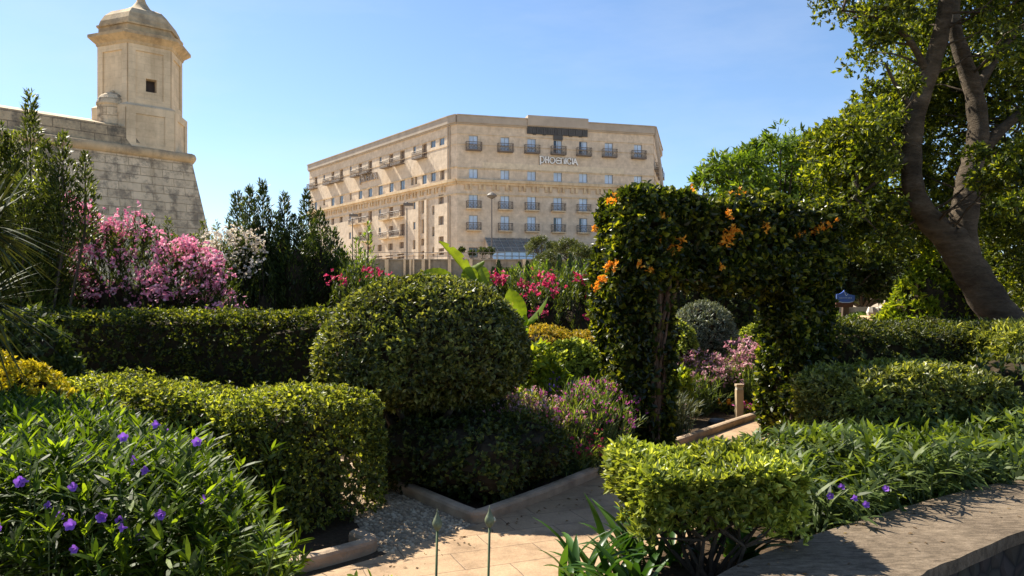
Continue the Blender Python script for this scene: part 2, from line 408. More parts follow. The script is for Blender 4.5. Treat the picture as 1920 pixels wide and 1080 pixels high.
# ------------------------------------------------------------------ ground
def soil_mat(name, c0, c1, c2):
    m, nt, out = new_mat(name); tc = nd(nt, 'ShaderNodeTexCoord')
    a = noise(nt, tc.outputs['Object'], .8, 6, .6); b_ = noise(nt, tc.outputs['Object'], 28, 6, .7)
    r = ramp(nt, [(.3, c0), (.55, c1), (.75, c2)])
    mx = nd(nt, 'ShaderNodeMath', operation='MULTIPLY_ADD'); mx.inputs[1].default_value = .4; nt.links.new(a.outputs[0], mx.inputs[0])
    m2 = nd(nt, 'ShaderNodeMath', operation='MULTIPLY'); m2.inputs[1].default_value = .62; nt.links.new(b_.outputs[0], m2.inputs[0]); nt.links.new(m2.outputs[0], mx.inputs[2])
    nt.links.new(mx.outputs[0], r.inputs[0])
    b = nd(nt, 'ShaderNodeBsdfPrincipled'); b.inputs['Roughness'].default_value = .95; b.inputs['Specular IOR Level'].default_value = .1
    nt.links.new(r.outputs[0], b.inputs['Base Color'])
    bp = nd(nt, 'ShaderNodeBump'); bp.inputs['Strength'].default_value = .8; bp.inputs['Distance'].default_value = .03
    nt.links.new(b_.outputs[0], bp.inputs['Height']); nt.links.new(bp.outputs[0], b.inputs['Normal'])
    nt.links.new(b.outputs[0], out.inputs[0]); return m

def zg(Y):
    return float(np.interp(Y, [0, 40, 90, 95.2, 95.4, 4000], [0, 0, 4.4, 4.6, 6.85, 6.9]))
ys = [-60, -10, 0, 2, 4, 6, 8, 10, 12, 14, 17, 20, 25, 32, 40, 50, 60, 75, 90, 95.2, 95.4, 115, 160, 300, 800, 3500]
xs = [-3500, -800, -200, -80, -50, -35, -25, -18, -12, -8, -5, -3, 0, 3, 5, 8, 12, 18, 25, 35, 50, 80, 200, 800, 3500]
V = np.array([(x, y, zg(y)) for y in ys for x in xs]); nx = len(xs)
Q = [(j * nx + i, j * nx + i + 1, (j + 1) * nx + i + 1, (j + 1) * nx + i) for j in range(len(ys) - 1) for i in range(nx - 1)]
g = link_mesh('ground', np_mesh('ground', V, quads=Q), soil_mat('pale_bounce_ground', (.31, .245, .17), (.42, .335, .235), (.50, .41, .30)))  # mostly unseen ground, kept pale to bounce warm light onto tower and hotel
tag(g, kind='structure')
soil_m = soil_mat('soil', (.035, .024, .015), (.085, .058, .036), (.16, .115, .075))
mb = MB(); mb.poly([(-9, -4, .004), (12, -4, .004), (12, 20, .004), (-9, 20, .004)]); tag(mb.build('garden_soil', soil_m), kind='structure')

# ------------------------------------------------------------------ path, cobbles, kerbs
def paver_mat():
    m, nt, out = new_mat('stamped_paving'); tc = nd(nt, 'ShaderNodeTexCoord')
    mp = nd(nt, 'ShaderNodeMapping'); mp.inputs['Rotation'].default_value = (0, 0, math.radians(-22))
    nt.links.new(tc.outputs['UV'], mp.inputs[0])
    nw = noise(nt, tc.outputs['Object'], 3, 3); wob = nd(nt, 'ShaderNodeVectorMath', operation='MULTIPLY_ADD')
    wob.inputs[1].default_value = (.03, .03, 0); nt.links.new(nw.outputs['Color'], wob.inputs[0]); nt.links.new(mp.outputs[0], wob.inputs[2])
    br = nd(nt, 'ShaderNodeTexBrick'); br.inputs['Scale'].default_value = 1; br.inputs['Brick Width'].default_value = .62
    br.inputs['Row Height'].default_value = .33; br.inputs['Mortar Size'].default_value = .0055; br.inputs['Mortar Smooth'].default_value = .5
    br.inputs['Color1'].default_value = (.44, .295, .175, 1); br.inputs['Color2'].default_value = (.37, .245, .14, 1); br.inputs['Mortar'].default_value = (.20, .13, .075, 1)
    nt.links.new(wob.outputs[0], br.inputs['Vector'])
    nz = noise(nt, tc.outputs['Object'], 2.2, 8, .65); rr = ramp(nt, [(.32, (.55, .52, .48)), (.5, (.95, .94, .92)), (.7, (1.15, 1.14, 1.12))]); nt.links.new(nz.outputs[0], rr.inputs[0])
    col = mixc(nt, br.outputs['Color'], rr.outputs[0], 1, 'MULTIPLY')
    n2 = noise(nt, tc.outputs['Object'], 40, 5, .7); r2 = ramp(nt, [(.3, (.86, .86, .86)), (.7, (1.1, 1.1, 1.1))]); nt.links.new(n2.outputs[0], r2.inputs[0])
    col = mixc(nt, col, r2.outputs[0], 1, 'MULTIPLY')
    b = nd(nt, 'ShaderNodeBsdfPrincipled'); b.inputs['Roughness'].default_value = .6; b.inputs['Specular IOR Level'].default_value = .35
    nt.links.new(col, b.inputs['Base Color'])
    ad = nd(nt, 'ShaderNodeMath', operation='SUBTRACT'); nt.links.new(n2.outputs[0], ad.inputs[0]); nt.links.new(br.outputs['Fac'], ad.inputs[1])
    bp = nd(nt, 'ShaderNodeBump'); bp.inputs['Strength'].default_value = .35; bp.inputs['Distance'].default_value = .012
    nt.links.new(ad.outputs[0], bp.inputs['Height']); nt.links.new(bp.outputs[0], b.inputs['Normal'])
    nt.links.new(b.outputs[0], out.inputs[0]); return m
mb = MB()
mb.poly([(p[0], p[1], .008) for p in [(-2.6, 2.0), (.1, 2.0), (.80, 3.6), (1.15, 4.7), (2.35, 6.8), (3.4, 8.5), (5.4, 10.9), (7.4, 13.2), (6.2, 14.2), (3.75, 11.2), (2.5, 9.6), (1.04, 7.66), (-.27, 5.83), (-.95, 5.05), (-1.5, 4.5), (-2.6, 3.4)]])
tag(mb.build('path', paver_mat()), kind='structure')
mb = MB(); mb.poly([(p[0], p[1], .006) for p in [(-.27, 5.83), (-1.11, 6.9), (-2.4, 8.4), (-3.0, 7.9), (-1.35, 6.2), (-1.0, 5.3), (-.84, 5.13)]])
tag(mb.build('cobble_bed', plain('cobble_mortar', (.24, .18, .12), .95, .3, 14, bump=.6)), kind='structure')
# pebbles set in the strip
def inside(poly, x, y):
    poly = np.array(poly); n = len(poly); r = np.zeros(len(x), bool)
    for i in range(n):
        x0, y0 = poly[i]; x1, y1 = poly[(i + 1) % n]
        c = ((y0 > y) != (y1 > y)) & (x < (x1 - x0) * (y - y0) / (y1 - y0 + 1e-12) + x0); r ^= c
    return r
poly = [(-.30, 5.82), (-1.13, 6.9), (-2.0, 7.95), (-2.4, 7.4), (-1.35, 6.2), (-1.0, 5.3), (-.84, 5.15)]
gx, gy = np.meshgrid(np.arange(-2.6, 0, .040), np.arange(5, 8, .036)); gx = gx + (np.arange(gx.shape[0]) % 2)[:, None] * .02
gx, gy = gx.ravel() + R.uniform(-.009, .009, gx.size), gy.ravel() + R.uniform(-.009, .009, gx.size)
k = inside(poly, gx, gy); gx, gy = gx[k], gy[k]; n = len(gx)
base = [(0, 0, 1)] + [(math.cos(a) * .8, math.sin(a) * .8, .62) for a in np.arange(6) * math.pi / 3] + [(math.cos(a), math.sin(a), 0) for a in np.arange(6) * math.pi / 3 + .3]
base = np.array(base); a = R.uniform(0, 6.28, n); sx, sy, sz = R.uniform(.016, .027, n), R.uniform(.011, .02, n), R.uniform(.009, .02, n)
P = base[None] * np.stack([sx, sy, sz], 1)[:, None]; ca, sa = np.cos(a)[:, None], np.sin(a)[:, None]
P = np.stack([P[..., 0] * ca - P[..., 1] * sa + gx[:, None], P[..., 0] * sa + P[..., 1] * ca + gy[:, None], P[..., 2] + .004], -1).reshape(-1, 3)
o13 = np.arange(n) * 13; T = []; Q = []
for j in range(6):
    j2 = (j + 1) % 6
    T.append(np.stack([o13, o13 + 1 + j, o13 + 1 + j2], 1)); Q.append(np.stack([o13 + 1 + j, o13 + 7 + j, o13 + 7 + j2, o13 + 1 + j2], 1))
pb = leaf_mat('pebble', (.24, .175, .11), (.40, .30, .195), (.52, .41, .28), trans=0.0, rough=.85, spec=.2, patch=.25)
tag(link_mesh('cobble_stones', np_mesh('cobble_stones', P, np.concatenate(T), np.concatenate(Q), True), pb), kind='structure')

kerb_m = plain('kerb_concrete', (.40, .285, .185), .85, .3, 5, bump=.4, bscale=40)
def kerb(pts, w=.11, h=.10):
    pts = np.array(pts, float); n = len(pts); mb = MB()
    t = np.array([nrm(pts[min(i + 1, n - 1)] - pts[max(i - 1, 0)]) for i in range(n)]); nn = np.stack([-t[:, 1], t[:, 0]], 1)
    prof = [(0, 0), (0, h - .03), (.01, h - .01), (.035, h), (w - .035, h), (w - .01, h - .01), (w, h - .03), (w, 0)]
    ring = [[(*(pts[i] + nn[i] * a), z) for a, z in prof] for i in range(n)]
    i0 = 0
    for r in ring: mb.v += r
    m = len(prof)
    for i in range(n - 1):
        for j in range(m - 1): mb.f.append((i * m + j, (i + 1) * m + j, (i + 1) * m + j + 1, i * m + j + 1))
    mb.f.append(tuple(range(m - 1, -1, -1))); mb.f.append(tuple(range((n - 1) * m, n * m)))
    return tag(mb.build('kerb', kerb_m), kind='structure')
def curve(pts, per=8):
    pts = np.array(pts, float); out = []
    for i in range(len(pts) - 1):
        p0, p1, p2, p3 = pts[max(i - 1, 0)], pts[i], pts[i + 1], pts[min(i + 2, len(pts) - 1)]
        for k in range(per):
            t = k / per
            out.append(.5 * (2 * p1 + (p2 - p0) * t + (2 * p0 - 5 * p1 + 4 * p2 - p3) * t * t + (3 * p1 - p0 - 3 * p2 + p3) * t ** 3))
    out.append(pts[-1]); return np.array(out)
kerb(curve([(6.25, 14.25), (3.75, 11.2), (2.5, 9.6), (1.04, 7.66), (.4, 6.72), (-.05, 6.1), (-.27, 5.86), (-.42, 5.98), (-.7, 6.36), (-1.11, 6.9), (-2.4, 8.4)], 5)[::-1])
kerb(curve([(-3.2, 3.3), (-1.75, 4.45), (-1.36, 4.78), (-1.0, 5.13), (-.96, 5.3), (-1.1, 5.45)], 5))

# ------------------------------------------------------------------ low wall at the lower right
wt = thing('garden_wall', 'low curved rubble wall with a flat weathered cement top at the lower right', 'wall', (1.6, 2.9, 0))
back = curve([(-.26, 1.7), (.455, 2.86), (1.01, 3.58), (1.48, 4.0), (1.92, 4.33), (2.89, 4.99), (3.73, 5.46), (6.0, 6.4), (9, 7.3)], 18)
t = nrm(np.gradient(back, axis=0)); nn = np.stack([t[:, 1], -t[:, 0]], 1); front = back + nn * (.64 + .004 * np.sin(np.arange(len(back)) * .37) + .003 * np.sin(np.arange(len(back)) * .91))[:, None]
mb = MB()
for i in range(len(back) - 1):
    a, b_, c, d = front[i], front[i + 1], back[i + 1], back[i]
    mb.quad((*a, .45), (*b_, .45), (*c, .45), (*d, .45)); mb.quad((*a, .38), (*b_, .38), (*b_, .45), (*a, .45)); mb.quad((*c, .38), (*d, .38), (*d, .45), (*c, .45))
mb.quad((*front[0], .38), (*front[0], .45), (*back[0], .45), (*back[0], .38))
cop = MB()
m, nt, out = new_mat('weathered_cement'); tc = nd(nt, 'ShaderNodeTexCoord')
mp = nd(nt, 'ShaderNodeMapping'); mp.inputs['Rotation'].default_value = (0, 0, math.radians(-38)); mp.inputs['Scale'].default_value = (8, 22, 8); nt.links.new(tc.outputs['Object'], mp.inputs[0])
n1 = noise(nt, mp.outputs[0], 1.6, 8, .7); n2 = noise(nt, tc.outputs['Object'], 1.6, 6, .6); n3 = noise(nt, tc.outputs['Object'], 90, 4, .7)
r1 = ramp(nt, [(.30, (.075, .057, .039)), (.5, (.18, .138, .096)), (.7, (.27, .212, .152))]); nt.links.new(n1.outputs[0], r1.inputs[0])
r2 = ramp(nt, [(.35, (.72, .70, .68)), (.65, (1.1, 1.08, 1.05))]); nt.links.new(n2.outputs[0], r2.inputs[0])
r3 = ramp(nt, [(.35, (.8, .8, .8)), (.65, (1.12, 1.12, 1.12))]); nt.links.new(n3.outputs[0], r3.inputs[0])
col = mixc(nt, mixc(nt, r1.outputs[0], r2.outputs[0], 1, 'MULTIPLY'), r3.outputs[0], 1, 'MULTIPLY')
b = nd(nt, 'ShaderNodeBsdfPrincipled'); b.inputs['Roughness'].default_value = .9; b.inputs['Specular IOR Level'].default_value = .2; nt.links.new(col, b.inputs['Base Color'])
ad = nd(nt, 'ShaderNodeMath', operation='ADD'); nt.links.new(n1.outputs[0], ad.inputs[0]); nt.links.new(n3.outputs[0], ad.inputs[1])
bp = nd(nt, 'ShaderNodeBump'); bp.inputs['Strength'].default_value = .55; bp.inputs['Distance'].default_value = .012; nt.links.new(ad.outputs[0], bp.inputs['Height']); nt.links.new(bp.outputs[0], b.inputs['Normal'])
nt.links.new(b.outputs[0], out.inputs[0]); M['cement'] = m
mb.build('coping', M['cement'], wt)
mb = MB()
f2, b2 = front - nn * .02, back + nn * .02
for i in range(len(back) - 1):
    mb.quad((*f2[i], -.3), (*f2[i + 1], -.3), (*f2[i + 1], .38), (*f2[i], .38)); mb.quad((*b2[i + 1], -.3), (*b2[i], -.3), (*b2[i], .38), (*b2[i + 1], .38))
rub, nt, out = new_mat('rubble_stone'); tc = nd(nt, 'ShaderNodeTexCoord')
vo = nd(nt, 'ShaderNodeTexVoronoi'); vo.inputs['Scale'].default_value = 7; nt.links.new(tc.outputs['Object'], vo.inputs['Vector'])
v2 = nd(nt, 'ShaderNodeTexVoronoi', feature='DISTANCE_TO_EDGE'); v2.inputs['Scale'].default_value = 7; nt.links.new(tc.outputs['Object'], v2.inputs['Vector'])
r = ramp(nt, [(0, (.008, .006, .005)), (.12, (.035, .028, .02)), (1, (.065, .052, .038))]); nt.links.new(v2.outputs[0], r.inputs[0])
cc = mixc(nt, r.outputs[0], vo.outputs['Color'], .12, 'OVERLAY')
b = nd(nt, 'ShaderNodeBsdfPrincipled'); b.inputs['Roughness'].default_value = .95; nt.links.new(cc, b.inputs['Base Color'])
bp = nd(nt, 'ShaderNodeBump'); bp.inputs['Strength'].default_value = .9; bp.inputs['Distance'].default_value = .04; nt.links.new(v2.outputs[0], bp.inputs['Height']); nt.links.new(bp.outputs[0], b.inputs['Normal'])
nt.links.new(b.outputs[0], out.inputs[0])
mb.build('wall_face', rub, wt)

# raised bed held by the wall
ed = curve([(-.3, 1.6), (0, 2.8), (.14, 3.6), (.36, 4.2), (.85, 4.75), (1.35, 5.35), (2.3, 6.8), (3.3, 8.4), (4.2, 8.6), (9, 8.9)], 6); ti = nrm(np.gradient(ed, axis=0)); inn = ed + np.stack([ti[:, 1], -ti[:, 0]], 1) * .22
mb = MB()
for i in range(len(ed) - 1): mb.quad((*ed[i], .0), (*inn[i], .26), (*inn[i + 1], .26), (*ed[i + 1], .0))
bk = [tuple(q) for q in back]; xs_ = [p for p in bk if p[0] > -.1]
mb.poly([(*p, .26) for p in xs_] + [(*p, .26) for p in inn[::-1] if p[1] > 2.4])
tag(mb.build('planting_bed', soil_m), kind='structure')

# ------------------------------------------------------------------ fortress wall and watchtower
st_fort = stone('fort_stone', (.78, .64, .455), (.64, .52, .365), (.47, .37, .25), .85, .34, .014, stain=(.20, .165, .125), stain_amt=.75, sscale=2.0, streak=.4, bump=.9, lo=.48, hi=.60)
st_fortdark = stone('parapet_stone', (.60, .48, .32), (.52, .41, .27), (.28, .22, .15), .95, .36, .018, stain=(.10, .09, .075), stain_amt=.9, sscale=.9, streak=.3, bump=.6, lo=.42, hi=.58)
st_tower = stone('tower_stone', (.80, .65, .455), (.76, .61, .42), (.64, .51, .34), .75, .30, .006, stain=(.34, .26, .16), stain_amt=.45, sscale=.5, streak=.18, bump=.25)
st_cap = stone('tower_cap_stone', (.66, .50, .31), (.62, .47, .29), (.45, .34, .21), 5, 2, .0, stain=(.2, .16, .115), stain_amt=.75, sscale=1.2, streak=.3, bump=.3, lo=.45, hi=.65)
PC = np.array([-13.52, 31.48]); d1 = np.array([-.7071, -.7071]); n1v = np.array([.7071, -.7071]); d2 = np.array([-.5, .866]); n2v = np.array([.866, .5])
ZC = 7.75; END = PC + d1 * 26
fw = thing('fortress_wall', 'weathered battered limestone bastion wall with rounded cordon under the watchtower', 'wall', (PC[0], PC[1], 0))
mb = MB(); bt = .205 * ZC
cb = PC + (n1v + n2v) * bt / (1 + n1v @ n2v); eb = END + n1v * bt; F2 = PC + d2 * 16; fb = F2 + n2v * bt
K = 14
def L3(a, b_, t): return tuple((1 - t) * np.array(a) + t * np.array(b_))
for i in range(K):
    t0, t1 = i / K, (i + 1) / K
    q = [(*END, ZC), (*PC, ZC), (*F2, ZC)]; w = [(*eb, -.2), (*cb, -.2), (*fb, -.2)]
    for j in (0, 1): mb.quad(L3(w[j], q[j], t0), L3(w[j + 1], q[j + 1], t0), L3(w[j + 1], q[j + 1], t1), L3(w[j], q[j], t1))
mb.build('rampart', st_fort, fw)
mb = MB()
for a, b_ in ((END, PC), (PC, F2)): mb.tube([(*a, ZC + .02), (*b_, ZC + .02)], .20, 12, True)
mb.lathe(PC, [(.02, ZC - .19), (.14, ZC - .13), (.205, ZC + .02), (.14, ZC + .17), (.02, ZC + .22)], 14)
mb.build('cordon', st_cap, fw, smooth=True)
mb = MB()   # parapet: face, sunlit slope, back
ps = PC + d1 * 1.2
PE = PC + d1 * 1.65
def off(p, k, z): return (*(p - n1v * k), z)
mb.quad(off(END, .05, ZC + .1), off(PE, .05, ZC + .1), off(PE, .12, 8.72), off(END, .12, 8.72))
mb.build('parapet', st_fortdark, fw)
mb = MB(); mb.quad(off(END, .12, 8.72), off(PE, .12, 8.72), off(PE, 2.6, 9.35), off(END, 2.6, 9.35))
mb.quad(off(END, 2.6, 9.35), off(PE, 2.6, 9.35), off(PE, 2.6, ZC), off(END, 2.6, ZC))
mb.poly([off(PE, .12, ZC), off(PE, 2.6, ZC), off(PE, 2.6, 9.35), off(PE, .12, 8.72)])
mb.quad(off(END, .05, ZC + .15), off(PC, .05, ZC + .15), (*(PC + d2 * 16), ZC + .15), (*(END + d2 * 16), ZC + .15))
mb.build('parapet_slope', stone('parapet_slope_stone', (.60, .48, .33), (.55, .44, .30), (.42, .33, .22), 2.2, .8, .02, stain=(.28, .2, .13), stain_amt=.7, sscale=1.5, bump=.4), fw)

B0 = np.array([-15.43, 30.0]); SIDE = 1.59; PH = math.radians(39)
cx = B0 + SIDE * np.array([math.cos(PH + math.pi / 3), math.sin(PH + math.pi / 3)])
ph0 = math.atan2(*(B0 - cx)[::-1])
def hexpts(r): return [cx + r * np.array([math.cos(ph0 + k * math.pi / 3), math.sin(ph0 + k * math.pi / 3)]) for k in range(6)]
wtower = thing('watchtower', 'hexagonal limestone watchtower with domed cap standing on the bastion corner', 'watchtower', (cx[0], cx[1], ZC))
def px2uz(px, py, P, d):
    r = np.array([(px - 960) / F, 1.0]); Y = (P[0] * d[1] - P[1] * d[0]) / (r[0] * d[1] - r[1] * d[0])
    q = r * Y; return float((q - P) @ d), EYE - (py - HZ) / F * Y
H = hexpts(SIDE); body = MB(); trim = MB(); zb, zt = 9.68, 12.2
tw = []
for k in range(6):
    a, b_ = H[k], H[(k + 1) % 6]; d = nrm(b_ - a); holes = []
    if k == 0:
        u0, z1 = px2uz(273.5, 147, a, d); u1, z0 = px2uz(294, 175, a, d); holes = [(u0, u1, z0, z1, .35)]; tw.append((a, d, holes[0]))
    if k == 5:
        u0, z1 = px2uz(229, 150, a, d); u1, z0 = px2uz(238, 165, a, d); holes = [(u0, u1, z0, z1, .35)]; tw.append((a, d, holes[0]))
    body.wall(a, d, SIDE, zb, zt, holes); nn_ = np.array([d[1], -d[0]])
    e = .06
    for (u0, u1, z0, z1) in ((0, .27, zb + .02, zt), (SIDE - .27, SIDE, zb + .02, zt), (.27, SIDE - .27, zb + .02, zb + .3), (.27, SIDE - .27, zt - .3, zt)):
        trim.obox((*(a + d * u0), z0), (*(d * (u1 - u0)), 0), (*(nn_ * e), 0), (0, 0, z1 - z0))
body.build('tower_body', st_tower, wtower); trim.build('corner_pilasters', st_tower, wtower)
wr = plain('dark_opening', (.05, .035, .03), .7, .4, 3)
for a, d, h in tw:
    mb = MB(); nn_ = np.array([d[1], -d[0]])
    mb.obox((*(a + d * h[0] - nn_ * .36), h[2]), (*(d * (h[1] - h[0])), 0), (*(nn_ * .02), 0), (0, 0, h[3] - h[2])); mb.build('window', wr, wtower)
mb = MB(); mb.lathe(cx, [(SIDE, 12.1), (SIDE + .1, 12.16), (SIDE + .13, 12.26), (SIDE + .36, 12.42), (SIDE + .42, 12.46), (SIDE + .42, 12.58), (SIDE + .3, 12.62), (SIDE - .05, 12.68)], 6, ph0)
mb.build('tower_cornice', st_cap, wtower)
mb = MB(); mb.lathe(cx, [(SIDE + .02, 12.6), (SIDE + .02, 12.94), (SIDE + .1, 12.95), (SIDE + .1, 13.02), (SIDE + .02, 13.03), (SIDE - .05, 13.24), (SIDE - .2, 13.5), (SIDE - .46, 13.74), (SIDE - .82, 13.9), (SIDE - 1.2, 13.98), (.02, 14.02)], 6, ph0)
mb.build('tower_dome', st_cap, wtower)
mb = MB(); mb.lathe(cx, [(.62, 13.93), (.38, 14.1), (.2, 14.36), (.13, 14.56), (.22, 14.62), (.12, 14.69), (.2, 14.78), (.25, 14.94), (.2, 15.1), (.05, 15.18)], 14)
mb.build('finial', st_cap, wtower, smooth=True)
Hp = hexpts(SIDE + .22); pl = MB(); tr = MB()
for k in range(6):
    a, b_ = Hp[k], Hp[(k + 1) % 6]; d = nrm(b_ - a); nn_ = np.array([d[1], -d[0]]); L = SIDE + .22
    pl.wall(a, d, L, ZC - .1, 9.62)
    for (u0, u1, z0, z1) in ((0, .36, 7.9, 9.5), (L - .36, L, 7.9, 9.5), (.36, L - .36, 7.9, 8.12), (.36, L - .36, 9.3, 9.5)):
        tr.obox((*(a + d * u0), z0), (*(d * (u1 - u0)), 0), (*(nn_ * .045), 0), (0, 0, z1 - z0))
pl.lathe(cx, [(SIDE + .27, 9.5), (SIDE + .27, 9.62), (SIDE + .02, 9.78)], 6, ph0)
pl.build('plinth', st_tower, wtower); tr.build('plinth_panel', st_tower, wtower)
mb = MB(); c = np.array([-16.2, 30.28]); mb.lathe(c, [(.56, 8.3), (.56, 9.62), (.6, 9.66), (.6, 9.72), (.54, 9.9), (.42, 10.06), (.22, 10.17), (.1, 10.2), (.1, 10.27), (.02, 10.3)], 18)
mb.build('domed_buttress', st_fort, wtower, smooth=False)

# ------------------------------------------------------------------ hotel
st_hot = stone('hotel_stone', (.73, .605, .475), (.69, .57, .445), (.63, .515, .395), 1.1, .42, .012, stain=(.60, .42, .24), stain_amt=.35, sscale=.12, streak=.16, bump=.1)
st_trim = stone('hotel_trim_stone', (.72, .56, .375), (.68, .53, .35), (.62, .48, .31), 2.2, 3, .01, stain=(.48, .30, .15), stain_amt=.6, sscale=.3, streak=.3, bump=.1)
fascia_m = plain('fascia_grey', (.42, .35, .275), .8, .15, .5)
zinc_m = plain('zinc_cladding', (.085, .078, .072), .55, .25, 1.2, metallic=.3)
rail_m = plain('wrought_iron', (.16, .125, .10), .6, .2, 3)
wframe_m = plain('window_frame_paint', (.30, .31, .32), .5, .1, 2)
gl_front = plain('curtain_sky_glass', (.52, .62, .76), .08, .22, .7, spec=.8)  # pale curtains, with the blue sky reflection put into the base colour
gl_side = plain('dark_blue_glass', (.13, .18, .24), .08, .3, .7, spec=.8)  # darker blue panes of the side facades
gl_dark = plain('dark_glass', (.03, .032, .035), .1, .3, .7, spec=.8)
door_m = plain('shutter_brown', (.23, .165, .12), .7, .15, 3)
letter_m = plain('letter_paint', (.93, .90, .85), .4, .05, 2)
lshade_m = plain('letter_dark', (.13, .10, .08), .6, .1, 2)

ZR = 29.4; ZB = 6.0
def gp(px, Y): return np.array([(px - 960) / F * Y, Y])
P0, P1, P2, P3, P4 = gp(580, 157.6), gp(843, 116.2), gp(857, 115.0), gp(1225, 123.0), gp(1238, 142.0)
hotel = thing('hotel_building', 'large cream limestone hotel with balconies and name letters on two facades', 'building', (P2[0], P2[1], ZB))
dl, dc, df, dr = nrm(P1 - P0), nrm(P2 - P1), nrm(P3 - P2), nrm(P4 - P3)
def nout(d): return np.array([d[1], -d[0]])
Ll, Lc, Lf, Lr = [np.linalg.norm(q) for q in (P1 - P0, P2 - P1, P3 - P2, P4 - P3)]

def rect(x0, x1, y0, y1, P, d):       # pixel box -> facade box
    u0, _ = px2uz(x0, (y0 + y1) / 2, P, d); u1, _ = px2uz(x1, (y0 + y1) / 2, P, d)
    xm = (x0 + x1) / 2; _, za = px2uz(xm, y0, P, d); _, zb_ = px2uz(xm, y1, P, d)
    return [u0, u1, zb_, za]
# front facade: columns (px) and storeys, sizes kept equal along the facade
cols = [560 + c / 2.704 for c in (886, 1046, 1181, 1314, 1443, 1573, 1721)]
zs_ = {}
for nme, y0, y1 in (('a', 254, 281), ('b', 314, 334), ('c', 364, 391), ('d', 403.5, 431.5), ('e', 464, 483)):
    zs_[nme] = (px2uz(cols[0], y1, P2, df)[1], px2uz(cols[0], y0, P2, df)[1])
uc = [px2uz(c, 300, P2, df)[0] for c in cols]
fw_ = [];  fb_ = []
for i, u in enumerate(uc):
    for rw in 'abcd':
        z0, z1 = zs_[rw]; hw = .70
        st = 'front'
        if (rw == 'a' and i in (3, 4)) or (rw == 'd' and i in (3, 4)): st = 'open'
        fw_.append([u - hw, u + hw, z0, z1, .32, st])
        if rw != 'b': fb_.append([u - (1.22 if rw == 'a' else 1.12), u + (1.22 if rw == 'a' else 1.12), z0, rw])
fw_.append([uc[0] - .72, uc[0] + .72, *zs_['e'], .3, 'darkdoor'])
# left facade: read from its own elevation
def Z4(x, y): return 570 + x / 4.32, 250 + y / 4.32
lw = [(97, 356, 430, 22, 'd'), (164, 335, 378, 14, 's'), (234, 313, 395, 24, 'd'), (303, 293, 375, 26, 'd'), (378, 266, 315, 16, 's'), (455, 245, 335, 28, 'd'), (536, 222, 312, 30, 'd'), (619, 190, 243, 18, 's'), (706, 168, 260, 34, 'd'), (797, 140, 238, 36, 'd'), (895, 104, 160, 22, 's'), (975, 85, 185, 38, 'd'), (1045, 57, 115, 40, 's'), (1117, 37, 95, 40, 's'),
      (95, 555, 620, 22, 's'), (163, 540, 583, 14, 'k'), (233, 522, 587, 26, 's'), (303, 505, 570, 28, 's'), (378, 485, 540, 15, 'k'), (457, 465, 532, 30, 's'), (536, 445, 515, 32, 's'), (620, 420, 498, 34, 's'), (708, 398, 475, 34, 's'), (798, 375, 455, 36, 's'), (877, 357, 420, 20, 'k'), (907, 350, 412, 20, 'k'), (975, 330, 410, 36, 's'), (1047, 313, 388, 38, 's'), (1120, 295, 375, 36, 'k'),
      (613, 610, 670, 17, 's'), (895, 552, 615, 20, 's'), (970, 530, 648, 38, 'k'), (1047, 585, 660, 20, 'k'), (1110, 498, 572, 42, 'k'), (705, 595, 690, 34, 'd'), (797, 575, 668, 36, 'd'), (536, 630, 718, 30, 'd'), (453, 645, 735, 28, 'd'), (373, 660, 715, 18, 's'), (300, 672, 722, 26, 'd'), (232, 690, 742, 24, 'd'),
      (613, 763, 822, 17, 's'), (893, 718, 778, 20, 's'), (970, 695, 810, 38, 'k'), (1047, 757, 833, 20, 'k'), (1110, 670, 742, 42, 'k'), (705, 750, 840, 34, 'd'), (797, 733, 828, 36, 'd'), (536, 785, 870, 30, 'd'), (372, 802, 855, 18, 's'), (453, 800, 885, 28, 'd'),
      (528, 917, 962, 32, 'd'), (613, 902, 955, 32, 'd'), (700, 892, 945, 36, 'd'), (790, 880, 932, 36, 'd'), (892, 865, 940, 20, 'k'), (968, 852, 908, 42, 'd'), (1047, 923, 998, 16, 'k'), (1110, 835, 890, 42, 'd'), (450, 930, 975, 30, 'd'),
      (605, 995, 1032, 58, 'd'), (690, 987, 1025, 58, 'd'), (783, 975, 1016, 58, 'd'), (970, 952, 1015, 38, 'd'), (1112, 930, 985, 44, 'd')]
lb = [(88, 395, 452, 64), (218, 360, 415, 64), (295, 345, 394, 70), (440, 300, 352, 64), (523, 270, 328, 76), (690, 218, 280, 76), (782, 192, 255, 92), (962, 135, 205, 96),
      (682, 645, 705, 84), (778, 627, 687, 86), (518, 682, 730, 76), (430, 697, 745, 68), (680, 805, 857, 82), (775, 790, 845, 94), (525, 830, 880, 70)]
lw_ = []
for x, y0, y1, w, s_ in lw:
    a = Z4(x - w / 2, y0); c = Z4(x + w / 2, y1); q = rect(a[0], c[0], a[1], c[1], P0, dl)
    lw_.append(q + [.45 if s_ != 's' else .25, {'d': 'brown', 's': 'side', 'k': 'dark'}[s_]])
rw_ = []
for u in (3.0, 7.5, 12.0):
    for z0 in (20.2, 24.0):
        rw_.append([u, u + 1.4, z0, z0 + 2.2, .3, 'side'])
wall = MB()
wall.wall(P0, dl, Ll, ZB, ZR, lw_); wall.wall(P1, dc, Lc, ZB, ZR); wall.wall(P2, df, Lf, ZB, ZR, fw_)
wall.wall(P3, dr, Lr, ZB, ZR, rw_)
P5, P6 = np.array([-5., 190.]), np.array([-25., 182.])
for a, b_ in ((P4, P5), (P5, P6), (P6, P0)): wall.wall(a, nrm(b_ - a), np.linalg.norm(b_ - a), ZB, ZR)
wall.build('wall', st_hot, hotel)
mb = MB(); mb.poly([(*p, ZR + .9) for p in (P0, P1, P2, P3, P4, P5, P6)])
